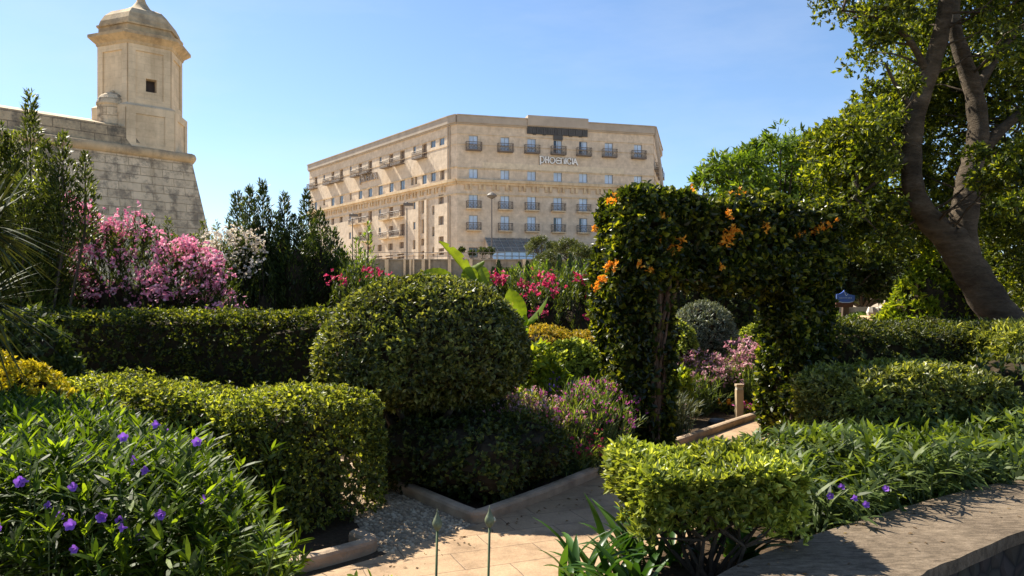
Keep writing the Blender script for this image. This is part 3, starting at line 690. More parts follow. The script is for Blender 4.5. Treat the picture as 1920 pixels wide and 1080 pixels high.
for t_ in ((.18, .30), (.36, .5), (.56, .62)):      # plant rooms set back on the roof
    a, b_ = P0 + dl * Ll * t_[0] - nout(dl) * 4, P0 + dl * Ll * t_[1] - nout(dl) * 4
    mb.obox((*a, ZR + .9), (*(b_ - a), 0), (*(-nout(dl) * 5), 0), (0, 0, 1.0))
mb.build('roof', fascia_m, hotel)
def band(mbx, P, d, u0, u1, z0, z1, out_, in_=.0):
    n = nout(d); mbx.obox((*(P + d * u0 - n * in_), z0), (*(d * (u1 - u0)), 0), (*(n * (out_ + in_)), 0), (0, 0, z1 - z0))
mb = MB()
for P, d, L in ((P0, dl, Ll), (P1, dc, Lc), (P2, df, Lf), (P3, dr, Lr)):
    band(mb, P, d, -.05, L + .05, ZR - .1, ZR + .98, .42, .1); band(mb, P, d, -.1, L + .1, ZR + .98, ZR + 1.12, .55, .1)
    band(mb, P, d, -.05, L + .05, ZR - .32, ZR - .1, .22, .1)
mb.build('fascia', fascia_m, hotel)
mb = MB()
u0, z0 = px2uz(988, 249, P2, df); u1, z1 = px2uz(1101, 236, P2, df)
nrib = 34
for k in range(nrib):
    a, c = u0 + (u1 - u0) * k / nrib, u0 + (u1 - u0) * (k + .86) / nrib
    band(mb, P2, df, a, c, z0 - .15, ZR - .1, .30 + .04 * (k % 2), .02)
um = uc[3]
band(mb, P2, df, um - .75, um + .75, zs_['a'][1], z0 - .15, .25, .02)
for k in (.12, .28, .72, .88): band(mb, P2, df, u0 + (u1 - u0) * k - .25, u0 + (u1 - u0) * k + .25, z0 - .27, z0 - .15, .18, .02)
mb.build('zinc_panel', zinc_m, hotel)
mb = MB(); band(mb, P2, df, u0, u1, ZR + .0, ZR + 1.6, .62, 3.0); mb.build('raised_fascia', fascia_m, hotel)
zc = px2uz(857, 343, P2, df)[1]
mb = MB()
for P, d, L in ((P0, dl, Ll), (P1, dc, Lc), (P2, df, Lf), (P3, dr, Lr)):
    band(mb, P, d, -.1, L + .1, zc + .2, zc + .62, .55, .1); band(mb, P, d, -.05, L + .05, zc - .15, zc + .2, .30, .1); band(mb, P, d, -.02, L + .02, zc - 1.75, zc - 1.55, .10, .1)
    band(mb, P, d, 0, L, 22.25 if P is P2 else 22.4, 22.45 if P is P2 else 22.6, .10, .1)
    for zz in (26.0, 27.6): band(mb, P, d, 0, L, zz - .04, zz + .04, .06, .1)
    u = 1.2; kk = 0
    while u < L - 1:
        for e in (0, .75): band(mb, P, d, u + e, u + e + .4, zc - .95, zc - .15, .26, .02)
        u += 2.15
mb.build('cornice', st_trim, hotel)
mb = MB(); uA, zA = px2uz(905, 313, P2, df); uB, zB = px2uz(1170, 313, P2, df); band(mb, P2, df, uA, uB, 22.5, 23.35, .05, .02)
mb.build('bounce_light_band', stone('bounce_light_tint', (.78, .66, .50), (.76, .64, .48), (.74, .62, .46), 3, 3, 0), hotel)  # lighter strip under the letters: bounced light put into its colour
# windows: frame > pane
def window(P, d, w):
    u0, u1, z0, z1, dep, st = w; n = nout(d); q = dep - .1
    fr = MB(); t_ = .07
    def bar(a, b_, c, e, o=.0): fr.obox((*(P + d * a - n * (q + .06)), c), (*(d * (b_ - a)), 0), (*(n * (.07 + o)), 0), (0, 0, e - c))
    bar(u0, u0 + t_, z0, z1); bar(u1 - t_, u1, z0, z1); bar(u0 + t_, u1 - t_, z0, z0 + t_); bar(u0 + t_, u1 - t_, z1 - t_, z1)
    if u1 - u0 > 1.0: bar((u0 + u1) / 2 - .04, (u0 + u1) / 2 + .04, z0 + t_, z1 - t_)
    fo = fr.build('window', door_m if st in ('brown', 'darkdoor') else wframe_m, hotel)
    pn = MB()
    def pane(a, b_, m, c=z0, e=z1):
        pn = MB(); pn.obox((*(P + d * a - n * (q + .05)), c), (*(d * (b_ - a)), 0), (*(n * .02), 0), (0, 0, e - c))
        o = pn.build('pane', m); o.parent = fo; return o
    if st == 'front': pane(u0, u1, gl_front)
    elif st == 'open': pane(u0, u0 + .5, gl_dark); pane(u0 + .5, u1, gl_front)
    elif st == 'side': pane(u0, u1, gl_side)
    elif st == 'dark': pane(u0, u1, door_m)
    elif st == 'darkdoor': pane(u0, u1, gl_dark)
    else: pane(u0, u1, door_m)
for w in lw_: window(P0, dl, w)
for w in fw_: window(P2, df, w)
for w in rw_: window(P3, dr, w)
def balcony(P, d, u0, u1, z, out_=.95, h=1.05, light=False):
    n = nout(d); sl = MB(); sl.obox((*(P + d * u0 + n * .002), z - .2), (*(d * (u1 - u0)), 0), (*(n * out_), 0), (0, 0, .2))
    so = sl.build('balcony', st_trim if light else rail_m, hotel); r = MB()
    def pt(u, o, zz): q = P + d * u + n * o; return np.array([q[0], q[1], zz])
    cs = [pt(u0, .06, 0), pt(u0, out_ - .04, 0), pt(u1, out_ - .04, 0), pt(u1, .06, 0)]
    for a, b_ in zip(cs[:-1], cs[1:]):
        for zz, rr in ((z + h, .045), (z + .12, .03), (z + h * .72, .02)): r.tube([a + (0, 0, zz), b_ + (0, 0, zz)], rr, 4)
        m_ = max(2, int(np.linalg.norm(b_ - a) / .24))
        for k in range(m_ + 1):
            q = a + (b_ - a) * k / m_; r.tube([q + (0, 0, z), q + (0, 0, z + h)], .022, 4, False)
        if m_ > 5:
            for k in range(0, m_ - 1, 2):
                q, s2 = a + (b_ - a) * k / m_, a + (b_ - a) * (k + 2) / m_
                r.tube([q + (0, 0, z + .15), s2 + (0, 0, z + h * .7)], .02, 4, False); r.tube([s2 + (0, 0, z + .15), q + (0, 0, z + h * .7)], .02, 4, False)
    ro = r.build('railing', rail_m); ro.parent = so
for u0, u1, z, rw in fb_:
    balcony(P2, df, u0, u1, z, .75, 1.12, rw != 'a')
for x, y0, y1, w in lb:
    a = Z4(x - w / 2, y0); c = Z4(x + w / 2, y1); q = rect(a[0], c[0], a[1], c[1], P0, dl)
    balcony(P0, dl, q[0], q[1] - .5, q[2] + .15, 1.0, 1.0, y0 > 560)
for w in rw_: balcony(P3, dr, w[0] - .6, w[1] + .6, w[2], 1.1, 1.0)
# name letters
def arc(cx_, cz, rx, rz, a0, a1, k=14): return [(cx_ + rx * math.cos(math.radians(a0 + (a1 - a0) * i / k)), cz + rz * math.sin(math.radians(a0 + (a1 - a0) * i / k))) for i in range(k + 1)]
GL = {'P': [[(0, -.28), (0, 1.0)], [(-.1, 1.0), (.2, 1.0)] + arc(.2, .5, .42, .5, 90, -90) + [(.0, .0)]],
      'H': [[(.02, 0), (.02, .92)], [(.46, 0), (.46, 1.0)], [(.02, .5), (.46, .5)], [(-.08, .88), (.1, .95)]],
      'O': [arc(.38, .45, .4, .46, 0, 360, 20)],
      'E': [arc(.42, .45, .42, .46, 48, 312, 18), [(-.12, .47), (.72, .47)]],
      'N': [[(0, 0), (0, .9)], [(0, .62)] + arc(.27, .62, .25, .28, 150, 0) + [(.52, 0)]],
      'I': [[(.05, 0), (.05, .88)]],
      'C': [arc(.4, .45, .4, .46, 60, 300, 18), [(.6, .84), (.6, .62)], [(.6, .06), (.6, .28)]],
      'A': [[(-.08, -.02), (.2, .9)], [(.2, .9), (.62, -.12)], [(.0, .3), (.44, .3)]]}
ADV = {'P': .84, 'H': .72, 'O': .98, 'E': .86, 'N': .74, 'I': .26, 'C': .86, 'A': .7}
def lettering(P, d, ua, ub, zbase, h, mat):
    n = nout(d); word = 'PHOENICIA'; tot = sum(ADV[c] for c in word[:-1]) + .62; k = (ub - ua) / tot
    host = MB(); host.tube([(*(P + d * ua + n * .03), zbase + h * .45), (*(P + d * ub + n * .03), zbase + h * .45)], .02, 4)
    u = ua
    for c in word:       # dark returns behind the pale faces
        for s_ in GL[c]:
            for (x0, y0), (x1, y1) in zip(s_[:-1], s_[1:]):
                a = np.array([u + x0 * k, zbase + y0 * h]); b_ = np.array([u + x1 * k, zbase + y1 * h]); t_ = b_ - a; ln = np.linalg.norm(t_)
                if ln < 1e-6: continue
                t_ /= ln; w_ = np.array([-t_[1], t_[0]]) * .125; a = a - t_ * .05; b_ = b_ + t_ * .05; o_ = a - w_; q = P + d * o_[0] + n * .02
                host.obox((q[0], q[1], o_[1]), (*(d * (b_ - a)[0]), (b_ - a)[1]), (*(d * 2 * w_[0]), 2 * w_[1]), (*(n * .10), 0))
        u += ADV[c] * k
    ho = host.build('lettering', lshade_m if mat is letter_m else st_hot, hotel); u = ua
    for c in word:
        lm = MB()
        for s_ in GL[c]:
            for (x0, y0), (x1, y1) in zip(s_[:-1], s_[1:]):
                a = np.array([u + x0 * k, zbase + y0 * h]); b_ = np.array([u + x1 * k, zbase + y1 * h]); t_ = b_ - a; ln = np.linalg.norm(t_)
                if ln < 1e-6: continue
                t_ /= ln; w_ = np.array([-t_[1], t_[0]]) * .085; a = a - t_ * .03; b_ = b_ + t_ * .03
                o_ = a - w_; q = P + d * o_[0] + n * .14
                lm.obox((q[0], q[1], o_[1]), (*(d * (b_ - a)[0]), (b_ - a)[1]), (*(d * 2 * w_[0]), 2 * w_[1]), (*(n * .14), 0))
        lo = lm.build('letter', mat); lo.parent = ho; u += ADV[c] * k
ua, zz = px2uz(1012.5, 305.5, P2, df); ub, _ = px2uz(1082, 309, P2, df)
lettering(P2, df, ua, ub, zz, 1.0, letter_m)
ua, zz = px2uz(677, 342, P0, dl); ub, _ = px2uz(709, 333, P0, dl)
lettering(P0, dl, ua, ub, px2uz(693, 338.5, P0, dl)[1], 1.25, plain('letter_bronze', (.33, .27, .22), .5, .1, 2))
# pipes, plinth course, glazed annex
mb = MB()
for P, d, u in ((P1, dc, .12), (P0, dl, Ll - .35)):
    q = P + d * u + nout(d) * .1; mb.tube([(*q, ZB), (*q, zc - 1.8)], .09, 6); mb.tube([(*q, zc + .7), (*q, ZR - .4)], .09, 6)
a = P3 + dr * .2 + nout(dr) * .25; mb.tube([(a[0], a[1], ZR + .4), (a[0] + .9, a[1] + .5, 24.5), (a[0] + 1.4, a[1] + 1, 20.5)], .28, 6)  # thick sloping tube added in place of the mansard edge
mb.build('pipes_and_roof_edge', fascia_m, hotel)
mb = MB()
for xx in (862, 874): pass
band(mb, P0, dl, Ll - 9.6, Ll - 8.7, ZB, zc - 1.8, .35, .02); band(mb, P0, dl, Ll - 6.9, Ll - 6.2, ZB, zc - 1.8, .35, .02)
band(mb, P0, dl, 0, Ll, 9.4, 9.6, .12, .02); band(mb, P2, df, 0, Lf, 10.95, 11.08, .08, .02)
mb.build('pilaster', st_hot, hotel)
ax = px2uz(909, 446, P2, df); bx = px2uz(1012, 446, P2, df); nF = nout(df)
mb = MB(); a, c = P2 + df * ax[0], P2 + df * bx[0]; zt_, ze = 11.65, 9.3; ex = 4.2
def pF(p, o, z): q = p + nF * o; return np.array([q[0], q[1], z])
mb.poly([pF(a, 0, zt_), pF(a, ex, ze), pF(c, ex, ze), pF(c, 0, zt_)]); mb.poly([pF(a, 0, zt_ - .12), pF(c, 0, zt_ - .12), pF(c, ex, ze - .12), pF(a, ex, ze - .12)])
mb.quad(pF(a, ex, ze - .12), pF(c, ex, ze - .12), pF(c, ex, ze), pF(a, ex, ze))
an = mb.build('glazed_annex', plain('annex_roof_glass', (.16, .17, .165), .25, .2, .6, spec=.6), hotel)
mb = MB()
for k in range(9):
    p = a + (c - a) * k / 8; mb.tube([pF(p, .02, zt_ + .04), pF(p, ex, ze + .04)], .05, 4)
for k in range(1, 4): mb.tube([pF(a, ex * k / 4, zt_ + (ze - zt_) * k / 4 + .05), pF(c, ex * k / 4, zt_ + (ze - zt_) * k / 4 + .05)], .04, 4)
for k in range(9):
    p = a + (c - a) * k / 8; mb.tube([pF(p, ex - .1, ZB), pF(p, ex - .1, ze - .1)], .08, 4)
for z in (7.2, 8.6): mb.tube([pF(a, ex - .1, z), pF(c, ex - .1, z)], .06, 4)
q = mb.build('glazing_bar', plain('annex_frame', (.36, .35, .32), .5, .1, 2)); q.parent = an
mb = MB(); mb.quad(pF(a, ex - .12, 6.9), pF(c, ex - .12, 6.9), pF(c, ex - .12, ze - .13), pF(a, ex - .12, ze - .13))
q = mb.build('pane', plain('annex_glass', (.40, .56, .76), .06, .15, .6, spec=.9)); q.parent = an
mb = MB(); mb.poly([pF(a, 0, ZB), pF(a, ex - .13, ZB), pF(a, ex - .13, ze - .13), pF(a, 0, zt_ - .13)]); q = mb.build('side_wall', st_hot); q.parent = an

# terrace retaining wall in front of the hotel
tw_ = thing('terrace_wall', 'stained concrete retaining wall with pale pilasters below the hotel terrace', 'wall', (-14, 95, 4.5))
conc = stone('terrace_concrete', (.34, .29, .23), (.30, .26, .2), (.3, .26, .2), 6, 4, 0, stain=(.15, .14, .12), stain_amt=.6, sscale=.5, streak=.45, bump=.2)
mb = MB(); mb.box(-45, 70, 94.7, 95.6, 3.5, 6.95); mb.box(-45, 70, 94.5, 95.8, 6.95, 7.1); mb.build('wall_face', conc, tw_)
mb = MB()
for px_, w_ in ((722, 7), (757, 4), (768, 4), (774, 3), (791, 6), (804, 3), (690, 6), (655, 6), (840, 6), (880, 6), (930, 6), (980, 6)):
    x = (px_ - 960) / F * 94.5; mb.box(x, x + w_ * .0675, 94.2, 94.7, 3.5, 7.05)
mb.build('pilaster', st_trim, tw_)
mb = MB(); mb.tube([(-20, 95.1, 7.95), (-1, 95.1, 7.95)], .035, 5); mb.tube([(-20, 95.1, 7.5), (-1, 95.1, 7.5)], .02, 5)
for x in np.arange(-20, -.5, 1.5): mb.tube([(x, 95.1, 7.1), (x, 95.1, 7.95)], .025, 5)
mb.build('railing', rail_m, tw_)

# street lamps
lamp_m = plain('lamp_post_grey', (.13, .11, .095), .6, .1, 2)
def street_lamp(px_, ytop, Y, kind, label):
    base = at(px_, HZ, Y); zt_ = EYE - (ytop - HZ) / F * Y; z0 = zg(Y)
    t_ = thing('street_lamp', label, 'street lamp', (base[0], Y, z0), 'lamps standing before the hotel')
    mb = MB(); mb.lathe(base[:2], [(.2, z0), (.2, z0 + .6), (.11, z0 + .7), (.075, zt_ - .9)], 10); mb.build('post', lamp_m, t_)
    mb = MB()
    if kind:
        mb.lathe(base[:2], [(.1, zt_ - .9), (.4, zt_ - .75), (.7, zt_ - .55), (.74, zt_ - .4), (.45, zt_ - .15), (.2, zt_)], 14)
    else:
        mb.box(base[0] - .5, base[0] + .9, Y - .35, Y + .35, zt_ - .55, zt_ - .15); mb.lathe(base[:2], [(.3, zt_ - .2), (.12, zt_)], 8)
    mb.build('lamp_head', lamp_m, t_)
street_lamp(922, 361, 104, 1, 'tall street lamp with a round head before the front facade of the hotel')
street_lamp(763, 379, 112, 0, 'tall street lamp with a boxy head before the long side facade of the hotel')
street_lamp(661, 400, 128, 0, 'street lamp with a boxy head at the far end of the side facade')

# ------------------------------------------------------------------ vegetation builders
def rbox_pts(n, c, yaw, L, Wd, Hh, r, z0=0.0, sides=True, top_r=None):
    """points and outward normals on a rounded box standing at z0"""
    areas = np.array([L * Wd, L * Hh, L * Hh, Wd * Hh, Wd * Hh]); f = R.choice(5, n, p=areas / areas.sum())
    u, v, w = R.uniform(-1, 1, n) * L / 2, R.uniform(-1, 1, n) * Wd / 2, R.uniform(0, 1, n) * Hh
    w = np.where(f == 0, Hh, w); v = np.where(f == 1, -Wd / 2, np.where(f == 2, Wd / 2, v)); u = np.where(f == 3, -L / 2, np.where(f == 4, L / 2, u))
    p = np.stack([u, v, w], 1)
    lim = np.array([L / 2 - r, Wd / 2 - r, Hh - r]); q = np.clip(p, -np.array([lim[0], lim[1], 0]), lim); q[:, 2] = np.clip(p[:, 2], 0, lim[2])
    N = nrm(p - q); p = q + N * r
    ca, sa = math.cos(yaw), math.sin(yaw); Rm = np.array([[ca, -sa, 0], [sa, ca, 0], [0, 0, 1]])
    return p @ Rm.T + np.array([c[0], c[1], z0]), N @ Rm.T

def lump(P, N, amp, freq, seed): return P + N * (snoise(P, freq, seed) * amp)[:, None]

def twigs(mb, base, tips, r0=.02, r1=.004, wig=.06, sides=5):
    for b_, t_ in zip(base, tips):
        b_, t_ = np.array(b_), np.array(t_); L = np.linalg.norm(t_ - b_); pts = []
        for k in range(5):
            s_ = k / 4; pts.append(b_ + (t_ - b_) * s_ + R.normal(size=3) * wig * L * math.sin(s_ * math.pi))
        mb.tube(pts, [r0 + (r1 - r0) * k / 4 for k in range(5)], sides, False)

def core_rbox(c, yaw, L, Wd, Hh, r, inset, z0=0.0, name='dark_core', parent=None, mat=None, seed=1, lift=.08):
    """dark solid core standing in for the shade inside a clipped hedge"""
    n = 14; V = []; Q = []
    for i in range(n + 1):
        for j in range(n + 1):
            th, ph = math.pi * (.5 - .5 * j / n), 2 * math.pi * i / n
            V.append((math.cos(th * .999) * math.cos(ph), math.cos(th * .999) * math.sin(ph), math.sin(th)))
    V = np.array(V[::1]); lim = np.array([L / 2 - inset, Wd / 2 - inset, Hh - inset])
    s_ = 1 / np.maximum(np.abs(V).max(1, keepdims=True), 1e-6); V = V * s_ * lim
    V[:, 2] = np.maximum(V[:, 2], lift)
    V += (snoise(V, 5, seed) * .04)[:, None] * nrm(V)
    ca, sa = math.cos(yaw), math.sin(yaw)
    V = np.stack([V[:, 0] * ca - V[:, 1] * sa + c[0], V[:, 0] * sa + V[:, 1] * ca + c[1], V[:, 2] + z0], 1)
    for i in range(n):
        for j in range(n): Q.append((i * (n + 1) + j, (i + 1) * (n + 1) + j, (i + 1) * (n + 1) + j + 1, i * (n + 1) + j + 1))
    return link_mesh(name, np_mesh(name, V, quads=Q), mat or M['core_shade'], parent)

def hedge(name, label, cat, c, yaw, L, Wd, Hh, r, nsp, k, leaf, mat, z0=0.0, amp=.03, freq=5, depth=.07, seed=1, group=None, kind='diamond', upr=.35, gaps=0.0, skirt=0, core=.13, lift=.08, a0=.4, a1=1.35):
    t_ = thing(name, label, cat, (c[0], c[1], z0), group)
    P, N = rbox_pts(nsp, c, yaw, L, Wd, Hh, r, z0)
    P = lump(P, N, amp, freq, seed); P = P - N * (R.exponential(depth, nsp))[:, None]
    if gaps:
        k_ = (snoise(P, 3.2, seed + 50) < 1.0 - gaps) | (N[:, 2] > .6); P, N = P[k_], N[k_]
    keep = P[:, 2] > z0 + .02 + R.uniform(0, .1, len(P)); P, N = P[keep], N[keep]
    A = nrm(N + np.array([0, 0, upr]) + R.normal(size=P.shape) * .35)
    st = R.choice(len(P), len(P) // 22); P[st] += A[st] * R.uniform(.02, .075, len(st))[:, None]
    lv = Leaves(); sprig(lv, P, A, k, leaf[0], leaf[1], a0, a1, along=leaf[0] * .5)
    lv.build('foliage', mat, t_, kind)
    core_rbox(c, yaw, L, Wd, Hh, r, core, z0, parent=t_, seed=seed, lift=lift)
    return t_

def blob_pts(n, blobs):
    """points on the joint surface of ellipsoids (cx,cy,cz,rx,ry,rz)"""
    B = np.array(blobs, float); ar = (B[:, 3] * B[:, 4] + B[:, 3] * B[:, 5] + B[:, 4] * B[:, 5]); f = R.choice(len(B), int(n * 1.6), p=ar / ar.sum())
    d = rdir(len(f)); c, r = B[f, :3], B[f, 3:]; P = c + d * r; N = nrm(d / r)
    ok = np.ones(len(P), bool)
    for j in range(len(B)):
        q = (P - B[j, :3]) / B[j, 3:]; ok &= ~(((q * q).sum(1) < .86) & (f != j))
    P, N = P[ok][:n], N[ok][:n]; return P, N

def ell_mesh(blobs, shrink, name, mat, parent, zmin=-1):  # solid dark lumps that stand for the shaded inside of a bush
    V = []; Q = []
    for (x, y, z, a, b_, c) in blobs:
        i0 = len(V); n = 10
        for i in range(n + 1):
            for j in range(n + 1):
                th, ph = math.pi * (j / n - .5), 2 * math.pi * i / n
                w = 1 + .12 * math.sin(3 * ph + z * 9) * math.cos(5 * th + x * 3)
                V.append((x + a * shrink * w * math.cos(th) * math.cos(ph), y + b_ * shrink * w * math.cos(th) * math.sin(ph), max(zmin, z + c * shrink * w * math.sin(th))))
        for i in range(n):
            for j in range(n): Q.append(tuple(i0 + q for q in (i * (n + 1) + j, (i + 1) * (n + 1) + j, (i + 1) * (n + 1) + j + 1, i * (n + 1) + j + 1)))
    return link_mesh(name, np_mesh(name, V, quads=Q), mat, parent)

def bush(name, label, cat, blobs, nsp, k, leaf, mat, z0=0.0, amp=.06, freq=4, depth=.08, seed=1, group=None, kind='diamond', shrink=.8, upr=.5, a0=.4, a1=1.35, stems=0, core=True, curl=.1, zmin=None, along=.5):
    b0 = np.array(blobs, float)[:, :2].mean(0); t_ = thing(name, label, cat, (b0[0], b0[1], z0), group)
    P, N = blob_pts(nsp, blobs); P = lump(P, N, amp, freq, seed); P = P - N * R.exponential(depth, len(P))[:, None]
    kp = P[:, 2] > (z0 + .03 if zmin is None else zmin); P, N = P[kp], N[kp]
    A = nrm(N + np.array([0, 0, upr]) + R.normal(size=P.shape) * .35)
    lv = Leaves(); sprig(lv, P, A, k, leaf[0], leaf[1], a0, a1, along=leaf[0] * along, curl=curl)
    lv.build('foliage', mat, t_, kind)
    if core: ell_mesh(blobs, shrink, 'dark_core', M['core_shade'], t_, z0)
    if stems:
        mb = MB(); i = R.choice(len(P), stems); bs = [(b0[0] + R.normal() * .08, b0[1] + R.normal() * .08, z0) for _ in i]
        twigs(mb, bs, P[i], .016, .005); mb.build('stems', M['dbark'], t_)
    return t_

def env_bush(name, label, cat, env, pyb, Y, thick, nsh, leaf, mat, per=26, slen=(.4, .9), lean=.35, flower=None, z0=0.0, seed=3, top_bias=1.6, group=None, cores=5, spread=(.45, .9), coretop=.72, stems=24, kind='lance', plume=.10):
    """shrub of upright leafy shoots filling the outline env (a list of px, py tops at depth Y)"""
    rng = np.random.default_rng(seed); env = np.array(env, float); xm = (env[0, 0] + env[-1, 0]) / 2
    ex = (env[:, 0] - 960) / F * Y; ez = EYE - (env[:, 1] - HZ) / F * Y; zb_ = max(z0, EYE - (pyb - HZ) / F * Y)
    cx_ = (ex[0] + ex[-1]) / 2; t_ = thing(name, label, cat, (cx_, Y, z0), group)
    x = rng.uniform(ex[0], ex[-1], nsh); zt_ = np.interp(x, ex, ez); q = rng.uniform(0, 1, nsh) ** top_bias
    z = zt_ - q * (zt_ - zb_) * .95
    yy = rng.uniform(-1, 1, nsh); rel = np.sqrt(np.clip(1 - ((zt_ - z) / np.maximum(zt_ - zb_, .1) - 1) ** 2, 0.02, 1))
    y = Y + thick / 2 * yy * (.25 + .75 * rel)
    tip = np.stack([x, y, z], 1)
    out = np.stack([(x - cx_) * .25, (y - Y) * .8, np.full(nsh, 1.0)], 1); A = nrm(nrm(out) + rng.normal(size=(nsh, 3)) * lean * .6)
    sl = rng.uniform(*slen, nsh); lv = Leaves()
    m = per; s_ = np.tile(np.linspace(0, 1, m), (nsh, 1)) + rng.uniform(-.03, .03, (nsh, m))
    P = tip[:, None, :] - A[:, None, :] * (s_ * sl[:, None])[..., None]; P = P.reshape(-1, 3); AA = np.repeat(A, m, 0)
    rad = rdir(len(P), rng); rad = nrm(rad - (rad * AA).sum(1, keepdims=True) * AA); al = rng.uniform(*spread, len(P)) * (.45 + .55 * s_.ravel())
    D = AA * np.cos(al)[:, None] + rad * np.sin(al)[:, None]; N = nrm(AA - (AA * D).sum(1, keepdims=True) * D + rng.normal(size=P.shape) * .2)
    ls = leaf[0] * rng.uniform(.7, 1.2, len(P)) * (.55 + .45 * np.minimum(1, s_.ravel() * 3))
    kp = P[:, 2] > z0 + .1; lv.add(P[kp], D[kp], N[kp], ls[kp], (leaf[1] * rng.uniform(.8, 1.2, len(P)))[kp], .15, .2)
    lv.build('foliage', mat, t_, kind)
    if cores:
        bl = []
        for k in range(cores):
            xx = ex[0] + (ex[-1] - ex[0]) * (k + .5) / cores; zz = np.interp(xx, ex, ez); hh = (zz - z0) * coretop
            bl.append((xx, Y + thick * .05, z0 + hh / 2, (ex[-1] - ex[0]) / cores * .75, thick * .33, hh / 2))
        ell_mesh(bl, 1.0, 'dark_core', M['core_shade'], t_, z0)
    mb = MB(); i = rng.choice(nsh, stems)
    twigs(mb, [(cx_ + (tip[j, 0] - cx_) * .75, Y + (tip[j, 1] - Y) * .5, z0) for j in i], tip[i] - A[i] * .2, .022, .005, .04, 4); mb.build('stems', M['dbark'], t_)
    if flower:
        ft, fm, fn, fs = flower['where'], flower['mat'], flower['n'], flower['size']
        cl = flower.get('lump', 14); cand = rng.permutation(nsh)
        pxx = x / y * F + 960; pyy = HZ - (z - EYE) / y * F
        sel = [j for j in cand if ft(pxx[j], pyy[j], yy[j], q[j])][:fn]
        C = tip[sel] + np.array([0, -.04, .03]); C = np.repeat(C, cl, 0) + rng.normal(size=(len(sel) * cl, 3)) * np.array([1, 1, .75]) * flower.get('spread', .09)
        AX = nrm(rng.normal(size=C.shape) * .8 + np.array([-.1, -.5, .7])); fl = Leaves()
        sprig(fl, C, AX, 5, fs, fs * .8, .9, 1.35, rng, .1, .15); fl.build('blossom', M[fm], t_, 'diamond')
    return t_

def plume_bush(name, label, cat, plumes, Y, dY, mat, leaf, per_m=420, z0=0.0, seed=5, group=None, stemr=.02, core=True):
    """upright pointed leafy shoots: plumes = (px, py_top, width_px, py_base)"""
    rng = np.random.default_rng(seed); lv = Leaves(); mb = MB(); allx = [(p[0] - 960) / F * Y for p in plumes]; cx_ = float(np.mean(allx))
    t_ = thing(name, label, cat, (cx_, Y, z0), group); bl = []
    for (px_, py, w, pb) in plumes:
        yy = Y + rng.uniform(-.5, .5) * dY; sc = yy / F; tp = np.array([(px_ - 960) * sc, yy, EYE - (py - HZ) * sc]); bz = max(z0, EYE - (pb - HZ) * sc); h = tp[2] - bz; rw = w * sc / 2
        lean = np.array([rng.normal() * .04, rng.normal() * .04, 0]) * h; n = int(per_m * h * (rw / .25))
        s_ = rng.uniform(0, 1, n) ** .8; prof = rw * np.minimum(1, .14 + 1.25 * s_ ** .9) * (1 + .25 * np.sin(s_ * 31 + px_))
        rad = rdir(n, rng); rad[:, 2] *= .2; rad = nrm(rad); rr = prof * rng.uniform(.25, 1, n) ** .6
        P = tp - np.stack([0 * s_, 0 * s_, s_ * h], 1) - lean * (s_ ** 2)[:, None] + rad * rr[:, None]
        D = nrm(rad * rng.uniform(.3, .9, n)[:, None] + np.array([0, 0, 1]) * rng.uniform(.5, 1.1, n)[:, None] + rng.normal(size=(n, 3)) * .25)
        N = nrm(np.array([0, 0, 1]) - D * D[:, 2:3] + rng.normal(size=(n, 3)) * .3)
        lv.add(P, D, N, leaf[0] * rng.uniform(.7, 1.25, n), leaf[1] * rng.uniform(.8, 1.2, n), .12, .2)
        mb.tube([(cx_ + (tp[0] - cx_) * .55, yy, z0), tp - lean - (0, 0, h * .92), tp - (0, 0, h * .4), tp - (0, 0, .05)], [stemr, stemr * .9, stemr * .6, .003], 5, False)
        if core: bl.append((tp[0], yy, bz + h * .30, rw * .5, rw * .5, h * .34))
    lv.build('foliage', mat, t_, 'lance')
    mb.build('stems', M['dbark'], t_)
    if bl: ell_mesh(bl, 1.0, 'dark_core', M['core_shade'], t_, z0)
    return t_

# ------------------------------------------------------------------ clipped hedges
hd = np.array([.864, -.503]); hn = np.array([-.503, -.864])
a = np.array([-4.75, 8.40]); b_ = np.array([-1.10, 6.28]); Lh = np.linalg.norm(b_ - a); c = (a + b_) / 2 + hn * .5
hedge('box_hedge', 'clipped box hedge with a sunlit top beside the cobbled path', 'hedge', c, math.atan2(-.503, .864), Lh + .1, 1.02, .97, .12, 16000, 5, (.040, .022), M['hedge'], amp=.06, freq=4, depth=.05, seed=11, core=.19, lift=.12, gaps=.03)
# the longer loose leaves on its shaded face
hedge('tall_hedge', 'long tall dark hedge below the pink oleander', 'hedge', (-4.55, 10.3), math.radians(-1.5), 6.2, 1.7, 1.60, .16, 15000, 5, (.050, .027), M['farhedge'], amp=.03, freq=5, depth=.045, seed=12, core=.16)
hedge('clipped_hedge', 'pale green rounded hedge in front of the darker hedge on the right', 'hedge', (4.05, 7.75), math.radians(8), 1.95, 1.35, 1.06, .33, 7000, 5, (.055, .024), M['myrtle'], amp=.06, freq=5, depth=.06, seed=13, core=.2, lift=.15)
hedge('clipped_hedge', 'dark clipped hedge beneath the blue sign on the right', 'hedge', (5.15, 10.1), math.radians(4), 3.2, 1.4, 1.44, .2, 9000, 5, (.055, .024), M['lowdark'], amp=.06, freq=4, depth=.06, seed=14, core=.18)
hedge('clipped_hedge', 'narrow leaved grey green hedge block beside the big trunk', 'hedge', (6.45, 9.5), math.radians(4), 1.35, 1.5, 1.42, .2, 4500, 5, (.085, .02), M['myrtle'], amp=.08, freq=4, depth=.07, seed=15, core=.2)
hedge('clipped_hedge', 'bright sunlit hedge far behind the blue sign post', 'hedge', (9.6, 21.5), 0, 3.0, 1.2, 1.4, .2, 4000, 5, (.09, .05), M['airy'], amp=.07, freq=4, depth=.08, seed=16, core=.2)

